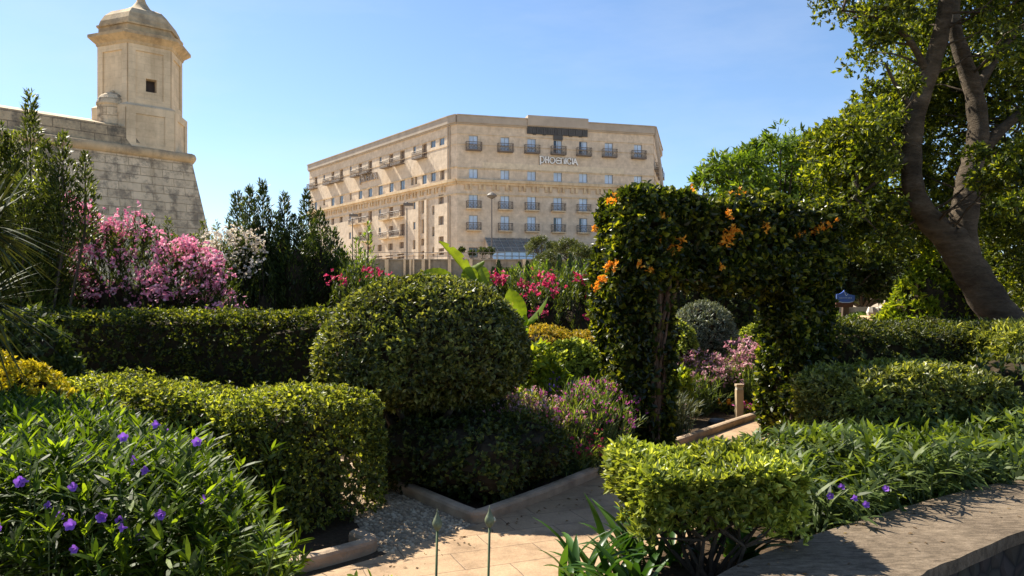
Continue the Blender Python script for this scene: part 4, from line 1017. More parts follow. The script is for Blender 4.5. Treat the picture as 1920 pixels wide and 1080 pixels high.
# dome topiary
tdome = thing('dome_topiary', 'large dome shaped clipped topiary bush in the centre', 'topiary', (-.87, 7.5, 0))
def dome_surface(n):
    d = rdir(n); up = d[:, 2] > 0; e = 2.15
    a_, zt_, zb_ = 1.05, .92, .35
    ax_ = np.stack([np.full(n, a_), np.full(n, a_), np.where(up, zt_, zb_)], 1)
    q = d / ax_; k = (np.abs(np.hypot(q[:, 0], q[:, 1])) ** e + np.abs(q[:, 2]) ** e) ** (-1 / e)
    P = d * k[:, None]; N = nrm(np.sign(P) * np.abs(P / ax_) ** (e - 1) / ax_)
    return P + np.array([-.87, 7.5, 1.09]), N
P, N = dome_surface(15000); P = lump(P, N, .045, 2.4, 21); P = lump(P, N, .015, 11, 22); P = P - N * R.exponential(.04, len(P))[:, None]; st = R.choice(len(P), 600); P[st] += N[st] * R.uniform(.01, .05, 600)[:, None]
A = nrm(N + np.array([0, 0, .25]) + R.normal(size=P.shape) * .4); lv = Leaves(); sprig(lv, P, A, 5, .047, .024, .4, 1.35, along=.02); lv.build('foliage', M['dome'], tdome, 'diamond')
V, _ = dome_surface(10); vs = []; Q = []; n = 24
for i in range(n + 1):
    for j in range(n + 1):
        th, ph_ = math.pi * (j / n - .5), 2 * math.pi * i / n; zc_ = .75 if th > 0 else .2
        vs.append((-.87 + .92 * math.copysign(abs(math.cos(th)) ** .7, 1) * math.cos(ph_), 7.5 + .92 * abs(math.cos(th)) ** .7 * math.sin(ph_), 1.09 + zc_ * math.copysign(abs(math.sin(th)) ** .8, math.sin(th))))
for i in range(n):
    for j in range(n): Q.append((i * (n + 1) + j, (i + 1) * (n + 1) + j, (i + 1) * (n + 1) + j + 1, i * (n + 1) + j + 1))
link_mesh('dark_core', np_mesh('dark_core', vs, quads=Q), M['core_shade'], tdome)  # solid dark filling, imitates inner shade of the dome
mb = MB()
twigs(mb, [(-.9 + R.normal() * .12, 7.45 + R.normal() * .1, 0) for _ in range(9)], [(-.9 + .6 * math.cos(q), 7.45 + .6 * math.sin(q), .95) for q in np.linspace(0, 6.28, 9)], .045, .025, .05, 7)
mb.build('trunk', M['dbark'], tdome)

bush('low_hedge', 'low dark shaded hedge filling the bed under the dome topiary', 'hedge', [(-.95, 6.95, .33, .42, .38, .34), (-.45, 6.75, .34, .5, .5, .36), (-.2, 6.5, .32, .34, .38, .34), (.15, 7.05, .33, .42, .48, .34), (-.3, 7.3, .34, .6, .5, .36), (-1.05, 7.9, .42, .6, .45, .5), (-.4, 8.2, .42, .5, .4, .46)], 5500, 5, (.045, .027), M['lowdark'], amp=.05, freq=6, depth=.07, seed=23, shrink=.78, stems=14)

# small bushes of the left and middle
bush('golden_bush', 'bright golden yellow clipped bush behind the purple flowers on the left', 'bush', [(-4.2, 6.45, .62, .42, .4, .64), (-4.65, 6.5, .68, .5, .42, .66)], 3600, 6, (.045, .02), M['golden'], amp=.04, freq=6, depth=.05, seed=24)
bush('golden_bush', 'golden orange flat topped bush behind the dome topiary', 'bush', [(.45, 11.0, .75, .75, .6, .66), (1.05, 11.0, .70, .6, .6, .62), (.1, 11.1, .75, .5, .5, .62)], 4200, 6, (.05, .022), M['goldtip'], amp=.03, freq=6, depth=.05, seed=25)
bush('round_bush', 'fresh green round bush between the dome topiary and the vine arch', 'bush', [(.78, 9.6, .72, .48, .45, .52), (.6, 9.6, .5, .4, .4, .45)], 3000, 5, (.055, .032), M['pitto'], amp=.04, freq=6, depth=.05, seed=26)
bush('leafy_shrub', 'yellow green loose shrub against the right flank of the dome topiary', 'shrub', [(.42, 8.9, .55, .30, .28, .42), (.28, 8.9, .9, .2, .2, .3)], 1100, 6, (.075, .034), M['lime'], amp=.08, freq=7, depth=.08, seed=27, a0=.4, a1=1.2, kind='lance')
bush('leafy_shrub', 'loose dark green shrub at the left end of the tall hedge behind the yucca', 'shrub', [(-4.85, 7.8, 1.2, .24, .22, .40), (-5.25, 7.9, 1.2, .36, .3, .45), (-4.65, 7.8, .85, .22, .2, .40)], 700, 6, (.085, .034), M['oleander'], amp=.14, freq=6, depth=.08, shrink=.45, seed=28, kind='lance', a0=.4, a1=1.2)

# ------------------------------------------------------------------ oleanders and other tall shrubs of the background
def frontish(yv, qv): return yv < .55
env_bush('oleander', 'pink flowering oleander in front of the fortress wall', 'shrub', [(60, 430), (95, 395), (130, 375), (165, 395), (200, 430), (240, 415), (262, 400), (280, 410), (300, 455), (345, 452), (385, 465), (425, 500), (450, 560)], 640, 13, 2.0, 620, (.115, .024), M['oleander'], per=30, seed=31, cores=6, coretop=.68,
         flower=dict(where=lambda px_, py, yv, qv: yv < .35 and (py < 590) and px_ > 92 and (px_ + (py - 400) * .25 > 115), mat='pink', n=140, size=.044, lump=16, spread=.085))
env_bush('oleander', 'cream white flowering oleander to the right of the pink one', 'shrub', [(385, 480), (400, 445), (440, 432), (480, 438), (500, 470), (515, 520)], 640, 14.6, 1.5, 200, (.115, .024), M['oleander'], per=28, seed=32, cores=3, coretop=.66,
         flower=dict(where=lambda px_, py, yv, qv: yv < .3 and py < 520 and px_ < 490, mat='white', n=85, size=.042, lump=10, spread=.10))
env_bush('oleander', 'crimson flowering oleander between the dome topiary and the vine arch', 'shrub', [(890, 515), (910, 505), (940, 520), (975, 505), (1010, 510), (1050, 500), (1085, 515), (1120, 500), (1160, 520)], 690, 13.2, 1.8, 420, (.12, .024), M['oleander'], per=26, seed=33, cores=5, coretop=.8,
         flower=dict(where=lambda px_, py, yv, qv: yv < .1 and py < 610 and (abs(px_ - 918) < 22 or abs(px_ - 990) < 16 or abs(px_ - 1018) < 26 or px_ > 1085) and (py > 515), mat='crimson', n=36, size=.046, lump=12, spread=.075))
env_bush('oleander', 'dark shrub with a few red flowers left of the dome topiary', 'shrub', [(625, 520), (650, 490), (680, 495), (710, 505), (735, 515), (760, 560)], 650, 13.8, 1.5, 220, (.12, .024), M['oleander'], per=26, seed=34, cores=3, coretop=.75,
         flower=dict(where=lambda px_, py, yv, qv: yv < 0 and abs(py - 530) < 26, mat='crimson', n=9, size=.042, lump=8, spread=.07))
env_bush('oleander', 'green reddish tipped oleander behind the crimson flowers', 'shrub', [(935, 505), (990, 492), (1040, 486), (1090, 490), (1130, 500), (1180, 510)], 640, 16, 1.6, 240, (.13, .026), M['airy'], per=24, seed=35, cores=4, coretop=.75)
pl_ = [(445, 360, 50, 560), (468, 352, 46, 560), (492, 342, 50, 580), (533, 362, 40, 580), (575, 358, 46, 580), (515, 400, 60, 590), (555, 405, 66, 590), (600, 395, 60, 590), (480, 420, 70, 590), (625, 430, 54, 590), (450, 440, 60, 590), (585, 440, 80, 600), (530, 450, 80, 600), (640, 470, 50, 600), (500, 470, 80, 600), (615, 480, 70, 600)]
plume_bush('evergreen_shrub', 'dark evergreen shrub of upright pointed shoots left of the hotel', 'shrub', [(a_, b_, w_ * 1.25, c_) for a_, b_, w_, c_ in pl_], 15.5, 1.6, M['shoot'], (.105, .028), per_m=700, seed=41)
pl_ = [(57, 172, 62, 520), (20, 250, 80, 560), (86, 262, 64, 540), (118, 250, 56, 440), (160, 285, 40, 420), (0, 235, 70, 560), (45, 330, 90, 600), (95, 340, 80, 560), (-35, 260, 90, 600), (110, 320, 50, 430), (20, 400, 110, 620), (75, 420, 100, 620), (-60, 330, 100, 620), (30, 300, 70, 560)]
plume_bush('evergreen_shrub', 'tall leafy shrub of upright shoots at the left edge before the fortress', 'shrub', [(a_, b_, w_ * 1.25, c_ + 30) for a_, b_, w_, c_ in pl_] + [(a_, 440, 110, 640) for a_ in (-30, 30, 70)], 11.6, 1.6, M['lightshoot'], (.085, .027), per_m=700, seed=42, core=False)
pl_ = [(315, 408, 26, 480), (382, 415, 36, 500), (405, 412, 20, 500), (330, 440, 30, 500), (365, 440, 40, 510)]
plume_bush('evergreen_shrub', 'small leafy shoots between the oleanders at the foot of the fortress wall', 'shrub', pl_, 16.5, .8, M['lightshoot'], (.10, .026), per_m=420, seed=43, core=False)
pl_ = [(690, 418, 30, 520), (668, 445, 44, 560), (645, 465, 50, 560), (680, 470, 50, 560), (660, 500, 60, 580)]
plume_bush('airy_shrub', 'pale green airy shrub beside the dark evergreen below the hotel', 'shrub', pl_, 15, 1.0, M['airy'], (.10, .028), per_m=300, seed=44, core=False)

# ------------------------------------------------------------------ vine arch
arch = thing('vine_arch', 'arch covered in dark vine with orange flowers over the path', 'garden arch', (2.4, 8.9, 0))
ad_ = nrm(np.array([2.02, .55])); yawA = math.atan2(ad_[1], ad_[0]); an_ = np.array([ad_[1], -ad_[0]])
lc, rc = np.array([1.42, 8.75]), np.array([3.56, 9.32])
def arch_pts(n):
    bx = [((lc + rc) / 2 + ad_ * .08, 2.92, 1.04, 1.04, .30, 2.0), (lc + ad_ * .02, .74, .82, 2.4, .14, 0.0), (rc, .60, .85, 2.4, .14, 0.0)]
    w = np.array([.48, .27, .25]); P = []; N = []
    for (c_, L, Wd, Hh, r, z0), f in zip(bx, w):
        p, q = rbox_pts(int(n * f), c_, yawA, L, Wd, Hh, r, z0); P.append(p); N.append(q)
        if z0 > 1:      # underside of the beam
            m = int(n * f * .22); u = R.uniform(-.5, .5, m) * (L - .1); v = R.uniform(-.5, .5, m) * (Wd - .1)
            p = np.stack([c_[0] + ad_[0] * u + an_[0] * v, c_[1] + ad_[1] * u + an_[1] * v, z0 - np.abs(R.normal(size=m)) * .05], 1); P.append(p); N.append(np.tile([0, 0, -1.0], (m, 1)))
    return np.concatenate(P), np.concatenate(N)
P, N = arch_pts(15000)
u_ = (P[:, :2] - lc) @ ad_; P[:, 2] += np.where(P[:, 2] > 2.2, -.10 * np.clip((u_ - .2) / 2.2, 0, 1), 0)
P = lump(P, N, .065, 3, 51); P = lump(P, N, .04, 9, 52); P = P - N * R.exponential(.06, len(P))[:, None]
# the woody stems show on the inner half of the left leg's front
fr = (P[:, :2] - lc) @ an_; bare = (np.abs(u_ - .17 - .08 * (P[:, 2] - 1)) < .06 + .05 * np.clip(P[:, 2] - .4, 0, 1.6)) & (fr > .2) & (P[:, 2] < 2.05) & (P[:, 2] > .5)
keep = ~bare | (R.uniform(size=len(P)) < .2); P, N = P[keep], N[keep]
A = nrm(N * .8 + np.array([0, 0, .15]) + R.normal(size=P.shape) * .45); lv = Leaves(); sprig(lv, P, A, 4, .072, .046, .4, 1.45, along=.03, curl=.15); st = R.choice(len(P), 700); S2 = P[st] + A[st] * R.uniform(.03, .12, 700)[:, None]; sprig(lv, S2, nrm(A[st] + (0, 0, -.3)), 5, .06, .036, .4, 1.3, along=.09, curl=.2); lv.build('foliage', M['vine'], arch, 'oval')
core_rbox((lc + rc) / 2 + ad_ * .08, yawA, 2.9, 1.0, .9, .1, .2, 2.1, parent=arch, seed=2)
for c_ in (lc, rc): core_rbox(c_ - an_ * .1, yawA, .8, .7, 2.3, .1, .2, 0, parent=arch, seed=3, name='leg_dark_core')
mb = MB()
for k in range(16):
    f0, f1 = R.uniform(.06, .16), R.uniform(.12, .40); o0, o1 = R.uniform(.24, .36), R.uniform(.26, .38)
    pts = []
    for s_ in np.linspace(0, 1, 9):
        q = lc + ad_ * (f0 + (f1 - f0) * s_ + .035 * math.sin(s_ * 9 + k * 2)) + an_ * (o0 + (o1 - o0) * s_ + .02 * math.cos(s_ * 11 + k))
        pts.append((q[0], q[1], .02 + 2.15 * s_))
    mb.tube(pts, [R.uniform(.010, .024)] * 9, 6, False)
mb.build('woody_stems', M['vinewood'], arch); mb = MB()
for k in range(5):
    q = rc - ad_ * R.uniform(.1, .3) + an_ * R.uniform(.1, .3); mb.tube([(q[0], q[1], 0), (q[0] + .05, q[1], 1.1), (q[0] + .02, q[1] + .02, 2.2)], .022, 6, False)
mb.build('woody_stems', M['vinewood'], arch)
mb = MB()
for k in range(26):   # thin loose runners inside the beam
    q = (lc + rc) / 2 + ad_ * R.uniform(-1.2, 1.2) + an_ * R.uniform(-.45, .45); e = ad_ * R.uniform(-.5, .5)
    mb.tube([(q[0], q[1], 2.0), (q[0] + e[0] * .5, q[1] + e[1] * .5, 1.94 + R.uniform(-.06, .04)), (q[0] + e[0], q[1] + e[1], 2.02)], .008, 4, False)
mb.build('runners', M['vinewood'], arch)
# flower clusters: along the beam (u, height, face)
def arch_at(px_, py, side=.53):
    P_ = lc + an_ * side; u, z = px2uz(px_, py, P_, ad_); q = P_ + ad_ * u; return np.array([q[0], q[1], z])
fl_ = [(1382, 366, .22, 14), (1298, 366, .2, 12), (1370, 440, .13, 16), (1362, 455, .14, 10), (1378, 430, .14, 9), (1535, 430, .2, 22), (1550, 420, .16, 10), (1148, 498, .15, 12), (1130, 520, .12, 7), (1270, 460, .13, 10), (1257, 470, .12, 8), (1278, 448, .1, 6), (1243, 405, .1, 6), (1238, 448, .1, 5), (1260, 378, .1, 6), (1355, 500, .09, 4), (1220, 505, .09, 4), (1118, 540, .1, 7), (1114, 425, .09, 5), (1150, 372, .12, 9), (1200, 365, .1, 7), (1500, 438, .12, 7), (1435, 424, .1, 5), (1198, 495, .09, 4), (1365, 400, .12, 8)]
for px_, py, sp, nf in fl_:
    c_ = arch_at(px_, py, .56 if py > 380 else .2); C = c_ + R.normal(size=(nf, 3)) * sp * np.array([.24, .18, .24]); AX = nrm(R.normal(size=C.shape) * .7 + np.array([-.1, -.8, .3]))
    f_ = Leaves(); sprig(f_, C, AX, 5, .042, .024, .5, 1.2, along=.02, curl=.2); f_.build('flower_cluster', M['orange'], arch, 'diamond')

# ------------------------------------------------------------------ foreground plants
def stem_plants(name, label, cat, pts, hts, mat, leaf, per=9, rows=.45, z0=0.0, petals=None, seed=7, group=None, droop=.25, stem=True, up=(.35, 1.1)):
    """many soft upright stems with lance leaves"""
    rng = np.random.default_rng(seed); pts = np.array(pts); n = len(pts); c_ = pts.mean(0); t_ = thing(name, label, cat, (c_[0], c_[1], z0), group)
    lean = rng.normal(size=(n, 2)) * .12; top = np.stack([pts[:, 0] + lean[:, 0], pts[:, 1] + lean[:, 1], z0 + hts], 1); base = np.stack([pts[:, 0], pts[:, 1], np.full(n, z0)], 1)
    s_ = rng.uniform(0, 1, (n, per)) ** 1.3; s_[:, :4] *= .12; P = top[:, None] + (base - top)[:, None] * (s_ * rows)[..., None]; P = P.reshape(-1, 3); sf = s_.ravel()
    A = np.repeat(nrm(top - base), per, 0); rad = rdir(len(P), rng); rad = nrm(rad - (rad * A).sum(1, keepdims=True) * A)
    al = up[0] + (up[1] - up[0]) * np.clip(sf * 1.6 + rng.uniform(-.1, .3, len(P)), 0, 1); D = A * np.cos(al)[:, None] + rad * np.sin(al)[:, None]
    N = nrm(A - (A * D).sum(1, keepdims=True) * D + rng.normal(size=P.shape) * .2)
    lv = Leaves(); lv.add(P, D, N, leaf[0] * rng.uniform(.6, 1.2, len(P)), leaf[1] * rng.uniform(.8, 1.2, len(P)), droop * rng.uniform(.3, 1.4, len(P)), .25)
    lv.build('foliage', mat, t_, 'lance')
    if stem:
        mb = MB(); i = rng.choice(n, min(n, 420), replace=False)
        for j in i: mb.tube([base[j], (base[j] + top[j]) / 2 + rng.normal(size=3) * .02, top[j]], [.006, .005, .003], 4, False)
        mb.build('stems', M['stem'], t_)
    return t_, top
def trumpet(parent, c_, ax, r=.022, mat='purple'):
    """five soft lobes on a short tube"""
    V = []; Q = []; ax = nrm(np.array(ax, float)); u = nrm(np.cross(ax, [.2, .3, 1.0])); w = np.cross(ax, u); n = 20
    for k, (h, rr) in enumerate(((-1.3, .12), (-.35, .3), (0, .72), (.06, 1.0))):
        for j in range(n):
            a_ = 2 * math.pi * j / n; lob = 1 if k < 2 else (.74 + .26 * abs(math.cos(2.5 * a_))); rip = .12 * math.sin(5 * a_ + 1) if k == 3 else 0
            V.append(c_ + r * (ax * (h + rip) + rr * lob * (math.cos(a_) * u + math.sin(a_) * w)))
    for k in range(3):
        for j in range(n): Q.append((k * n + j, k * n + (j + 1) % n, (k + 1) * n + (j + 1) % n, (k + 1) * n + j))
    return link_mesh('flower', np_mesh('flower', V, quads=Q, smooth=True), M[mat], parent)

# big purple flowered mass at the left
n = 4200; x = R.uniform(-4.9, -1.25, n); y = R.uniform(3.15, 6.9, n)
ev = np.array([(-400, 715), (0, 728), (150, 742), (230, 775), (300, 812), (390, 872), (450, 965), (500, 1035), (535, 1090), (700, 1500)], float)
hmax = np.minimum(1.08, EYE - (np.interp(x / y * F + 960, ev[:, 0], ev[:, 1]) - HZ) / F * y) - .05; hmax *= np.clip((y - 2.7) / .8, .6, 1)
lim = 5.15 - (x + 1.45) * .55 + .0; k = (y < lim) & (hmax > .12) & (y > 3.1); x, y, hmax = x[k], y[k], hmax[k]
hts = hmax * R.uniform(.74, 1.02, len(x)) + .03 * np.sin(x * 5) * np.sin(y * 4.2)
ru, top = stem_plants('flowering_shrub', 'dense lance leaved shrub dotted with purple flowers in the lower left corner', 'flowering shrub', np.stack([x, y], 1), hts, M['ruellia'], (.108, .021), per=19, rows=.42, seed=61, up=(.5, 1.4))
ground_p = [(307, 811), (325, 820), (385, 846), (253, 843), (266, 880), (178, 877), (287, 911), (45, 916), (155, 938), (402, 948), (247, 980), (122, 973), (143, 985), (236, 1008), (289, 1018), (165, 1040), (178, 1000), (308, 990), (30, 990), (195, 985), (8, 915), (72, 920), (205, 990), (262, 983)]
tp = top; tpx = tp[:, 0] / tp[:, 1] * F + 960; tpy = HZ - (tp[:, 2] - EYE) / tp[:, 1] * F
for (fx, fy) in ground_p:      # nearest stem whose tip shows there carries the flower
    d = np.hypot(tpx - fx, tpy - fy) + tp[:, 1] * 6; j = int(np.argmin(d)); q = tp[j] + np.array([0, -.10, .07])
    trumpet(ru, q, (R.normal() * .5, -.9 + R.normal() * .2, .25 + R.normal() * .3), R.uniform(.020, .027))

# bed on the right with blue green lance leaves
n = 1300; x = R.uniform(1.5, 4.2, n); y = R.uniform(4.0, 7.0, n)
k = ((x - 2.65) / 1.1) ** 2 + ((y - 5.45) / 1.3) ** 2 < 1; x, y = x[k], y[k]
k = (y > np.interp(x, back[:, 0], back[:, 1]) + .04) & (x > np.interp(y, ed[:, 1], ed[:, 0]) + .15); x, y = x[k], y[k]
rr = ((x - 2.65) / 1.1) ** 2 + ((y - 5.45) / 1.3) ** 2; hts = (.47 - .17 * rr) * R.uniform(.68, 1.05, len(x))
r2, top = stem_plants('flowering_shrub', 'lance leaved clump with a few purple flowers leaning over the garden wall', 'flowering shrub', np.stack([x, y], 1), hts, M['ruellia2'], (.15, .027), per=16, rows=.75, z0=.26, seed=62, droop=.45, up=(.6, 1.55))
tpx = top[:, 0] / top[:, 1] * F + 960; tpy = HZ - (top[:, 2] - EYE) / top[:, 1] * F
for (fx, fy) in ((1578, 913), (1661, 916), (1603, 934), (1624, 946), (1557, 930)):
    q = at(fx, fy, float(top[np.argmin(np.hypot(tpx - fx, tpy - fy)), 1]) - .12); trumpet(r2, q, (R.normal() * .4, -.8, .4), .022)
n = 1200; x = R.uniform(3.6, 6.4, n); y = R.uniform(5.4, 7.4, n); k = y > np.interp(x, back[:, 0], back[:, 1]) + .05; x, y = x[k], y[k]
hts = (.38 + .06 * np.sin(x * 3)) * R.uniform(.55, 1.05, len(x))
stem_plants('leafy_shrub', 'green broad leaved shrub behind the wall at the right edge', 'shrub', np.stack([x, y], 1), hts, M['ruellia2'], (.13, .036), per=14, rows=.7, z0=.26, seed=63, droop=.4, up=(.6, 1.5))

# pittosporum with bare stems, on the raised bed
pit = thing('pittosporum_shrub', 'low bright green shrub with bare dark stems in the centre foreground', 'shrub', (1.06, 4.08, .26)); px0, py0 = 1.07, 4.16
P, N = rbox_pts(2500, (px0, py0), math.radians(8), .94, .80, .25, .12, .66); P = lump(P, N, .045, 7, 71); P = P - N * R.exponential(.05, len(P))[:, None]
m = 620; uu, vv = R.uniform(-.44, .46, m), R.uniform(-.38, .36, m); P2_ = np.stack([px0 + uu, py0 + vv, .68 + R.uniform(-.10, .08, m) - .14 * (np.abs(uu) > .25) * R.uniform(0, 1, m)], 1); P = np.concatenate([P, P2_]); N = np.concatenate([N, nrm(R.normal(size=(m, 3)) * .5 + np.array([0, -.5, .2]))])
A = nrm(N * .6 + np.array([0, 0, .8]) + R.normal(size=P.shape) * .3); lv = Leaves(); sprig(lv, P, A, 7, .047, .020, .35, 1.2, along=.03, curl=.12); lv.build('foliage', M['pitto'], pit, 'oval')
mb = MB(); tips = P[R.choice(len(P), 64)] - np.array([0, 0, .04]); bs = [(1.06 + R.normal() * .055, 4.06 + R.normal() * .05, .24) for _ in tips]
mids = [np.array([1.06 + (t_[0] - 1.06) * .5 + R.normal() * .025, 4.06 + (t_[1] - 4.06) * .5 + R.normal() * .025, .47 + R.uniform(-.04, .06)]) for t_ in tips]
for i, (b0_, m_, t_) in enumerate(zip(bs, mids, tips)):
    if i < 15: mb.tube([b0_, (np.array(b0_) + m_) / 2 + R.normal(size=3) * .012, m_], [.015, .012, .009], 6, False)
    mb.tube([mids[i % 15], (mids[i % 15] + t_) / 2 + R.normal(size=3) * .015, t_], [.009, .006, .003], 5, False)
mb.build('stems', M['dbark'], pit)

# agapanthus straps at the bottom
def strap_clump(label, c_, n, L, Wd, seed, group=None, mat='strap', name='agapanthus_clump', droop=(.4, 1.15)):
    rng = np.random.default_rng(seed); t_ = thing(name, label, 'plant', c_, group); V = []; Q = []
    for i in range(n):
        a_ = rng.uniform(0, 6.28); d = np.array([math.cos(a_), math.sin(a_), 0]); s_ = np.cross(d, [0, 0, 1]); l = L * rng.uniform(.6, 1.15); e = rng.uniform(.8, 1.42); dr = rng.uniform(*droop)
        p = np.array(c_, float) + rng.normal(size=3) * np.array([.06, .06, 0]); i0 = len(V); m = 9; ang = e
        for k in range(m):
            f = k / (m - 1); w = Wd / 2 * (1 - f ** 3) * (.7 + .6 * min(f * 3, 1)) * .8; fold = np.array([0, 0, w * .5])
            V += [p + s_ * w + fold, p.copy(), p - s_ * w + fold]; ang = e - dr * f * 1.3; p = p + (d * math.cos(ang) + np.array([0, 0, 1]) * math.sin(ang)) * l / (m - 1)
        for k in range(m - 1):
            for j in (0, 1): Q.append((i0 + k * 3 + j, i0 + k * 3 + 3 + j, i0 + k * 3 + 4 + j, i0 + k * 3 + 1 + j))
    link_mesh('foliage', np_mesh('foliage', V, quads=Q, smooth=True), M[mat], t_); return t_
for i, (x, y, L, lab) in enumerate(((.36, 4.02, .60, 'strap leaved green clump at the bottom edge right of the two bud stalks'), (.62, 4.22, .58, 'strap leaved clump under the left side of the bare stemmed shrub'), (.88, 4.30, .55, 'strap leaved clump under the bare stemmed shrub near its trunk'), (.58, 3.75, .60, 'strap leaved clump at the bottom edge nearest the viewer'), (1.30, 4.35, .48, 'strap leaved clump under the right side of the bare stemmed shrub by the wall end'))):
    strap_clump(lab, (x, y, .24 if x > .5 else .2), 22, L * .78, .048, 80 + i, 'strap leaved clumps by the path')

# two allium buds
for (px_, py, lab) in ((820, 972, 'slim green stalk with a closed flower bud, left of the pair'), (918, 966, 'slim green stalk with a beaked flower bud, right of the pair')):
    c_ = at(px_, py, 2.6); t_ = thing('allium_bud', lab, 'flower', (c_[0], c_[1], 0), 'bud stalks over the path')
    mb = MB(); mb.tube([(c_[0] - .02, c_[1], 0), (c_[0] - .012, c_[1], .45), (c_[0], c_[1], c_[2] - .035)], [.006, .0052, .0042], 8); mb.build('stalk', M['stem'], t_, True)
    mb = MB(); z = c_[2]; mb.lathe(c_[:2], [(.0045, z - .042), (.011, z - .036), (.0165, z - .024), (.017, z - .014), (.012, z - .002), (.006, z + .010), (.0025, z + .022), (.0008, z + .034)], 12); mb.build('bud', plain('bud_green', (.13, .15, .08), .6, .35, 60), t_, True)
    if px_ > 900:
        mb = MB(); mb.lathe((c_[0] + .016, c_[1]), [(.002, z - .024), (.006, z - .018), (.005, z - .012), (.001, z - .006)], 8); mb.build('bud_flap', plain('bud_pale', (.4, .38, .28), .6, .2, 60), t_)

bush('leafy_shrub', 'tiny yellow green shrub tips at the bottom edge of the photo', 'shrub', [(-.62, 3.0, .56, .10, .10, .09), (-.5, 3.0, .55, .07, .08, .08), (-.7, 3.02, .54, .08, .08, .08)], 60, 6, (.05, .02), M['lime'], amp=.02, depth=.02, seed=90, core=False, stems=10, kind='oval', zmin=.4)

# yucca at the left edge
yu = thing('yucca', 'spiky narrow leaved yucca reaching in from the left edge', 'plant', (-4.3, 6.0, 0)); V = []; Q = []
mb = MB(); mb.tube([(-4.35, 6.0, 0), (-4.4, 6.0, .8), (-4.36, 6.02, 1.6), (-4.38, 6.0, 2.3)], [.09, .08, .075, .06], 10); mb.build('trunk', M['dbark'], yu)
for hx, hy, hz, n, L in ((-4.28, 6.0, 2.35, 190, .80), (-4.32, 6.05, 1.75, 150, .78)):
    for i in range(n):
        d = rdir(1)[0]; d[2] = d[2] * .8 + .1; d = nrm(d); s_ = nrm(np.cross(d, [0.01, .02, 1])); up = np.cross(s_, d); l = L * R.uniform(.75, 1.1); p = np.array([hx, hy, hz]) + R.normal(size=3) * .03; i0 = len(V); m = 6
        for k in range(m):
            f = k / (m - 1); w = .015 * (1 - f) ** .6 + .0008; q = p + d * l * f - np.array([0, 0, 1]) * l * .16 * f * f
            V += [q + s_ * w, q - s_ * w]
        for k in range(m - 1): Q.append((i0 + 2 * k, i0 + 2 * k + 2, i0 + 2 * k + 3, i0 + 2 * k + 1))
link_mesh('foliage', np_mesh('foliage', V, quads=Q), M['yucca'], yu)

# ------------------------------------------------------------------ flower beds
def flower_clump(name, label, cat, c_, rad, h, nst, mat, pet, npet, seed, psize=.020, grass=.22, group=None, leaf=(.12, .012), lump_=5):
    rng = np.random.default_rng(seed); a_ = rng.uniform(0, 6.28, nst); r_ = rad * np.sqrt(rng.uniform(0, 1, nst)); pts = np.stack([c_[0] + r_ * np.cos(a_), c_[1] + r_ * np.sin(a_)], 1)
    hts = h * (1 - .35 * (r_ / rad) ** 2) * rng.uniform(.65, 1.05, nst)
    t_, top = stem_plants(name, label, cat, pts, hts, M[mat], leaf, per=13, rows=.95, seed=seed, group=group, droop=.3, up=(.25, .8))
    i = rng.choice(nst, min(nst, npet), replace=False); C = np.repeat(top[i], lump_, 0) + rng.normal(size=(len(i) * lump_, 3)) * .028 + (0, 0, .02); AX = nrm(rng.normal(size=C.shape) * .7 + (0, -.4, .7))
    f_ = Leaves(); sprig(f_, C, AX, 5, psize, psize * .8, .8, 1.35, rng); f_.build('blossom', M[pet], t_, 'diamond'); return t_
gP = 'flowering clumps in the bed left of the arch'
flower_clump('flowering_plant', 'grassy clump with magenta pink flowers at the foot of the left arch leg', 'flowers', (.75, 8.05), .42, .82, 240, 'grassy', 'magenta', 90, 101, .020, group=gP)
flower_clump('flowering_plant', 'grey green clump with pale mauve flowers right under the dome topiary', 'flowers', (.18, 8.0), .40, .74, 240, 'myrtle', 'mauve', 150, 102, .022, group=gP)
flower_clump('flowering_plant', 'sparse mauve flowered clump in the shade behind the low hedge', 'flowers', (-.12, 8.3), .38, .76, 200, 'grassy', 'mauve', 110, 103, .022, group=gP)
flower_clump('flowering_plant', 'purple flowered clump between the round bush and the arch leg', 'flowers', (.62, 8.75), .36, .80, 200, 'grassy', 'purple', 110, 104, .022, group=gP)
flower_clump('flowering_plant', 'pink flowered low clump on the kerb before the left arch leg', 'flowers', (.72, 7.52), .22, .36, 90, 'grassy', 'crimson', 26, 105, .022, group=gP)
flower_clump('flowering_plant', 'bright magenta tall clump touching the left arch leg', 'flowers', (.98, 8.4), .30, .88, 160, 'airy', 'magenta', 55, 108, .020, group=gP)
gQ = 'flowering clumps seen through the arch'
flower_clump('flowering_plant', 'pink valerian clump right of the olive topiary', 'flowers', (4.0, 12.6), .55, 1.05, 260, 'grassy', 'mauve', 230, 106, .036, group=gQ)
flower_clump('flowering_plant', 'pale pink valerian clump under the left side of the olive topiary', 'flowers', (3.05, 12.3), .55, .92, 240, 'grassy', 'mauve', 200, 107, .034, group=gQ)
flower_clump('flowering_plant', 'upright green grassy clump just behind the path light', 'flowers', (4.0, 12.1), .42, .72, 240, 'grassy', 'mauve', 12, 109, .02, group=gQ)
flower_clump('flowering_plant', 'silvery grassy clump at the path edge inside the arch', 'flowers', (1.95, 9.8), .36, .55, 240, 'olive', 'mauve', 14, 110, .018, group=gQ)
flower_clump('flowering_plant', 'feathery green clump left of the path light', 'flowers', (2.72, 11.7), .42, .62, 240, 'grassy', 'mauve', 16, 111, .018, group=gQ)
bush('leafy_shrub', 'yellow green leafy shrub in sun beside the inner side of the left arch leg', 'shrub', [(2.25, 10.8, .35, .32, .3, .42), (2.45, 11.0, .4, .22, .25, .4)], 800, 6, (.08, .035), M['lime'], amp=.07, freq=6, depth=.07, seed=112, kind='lance')
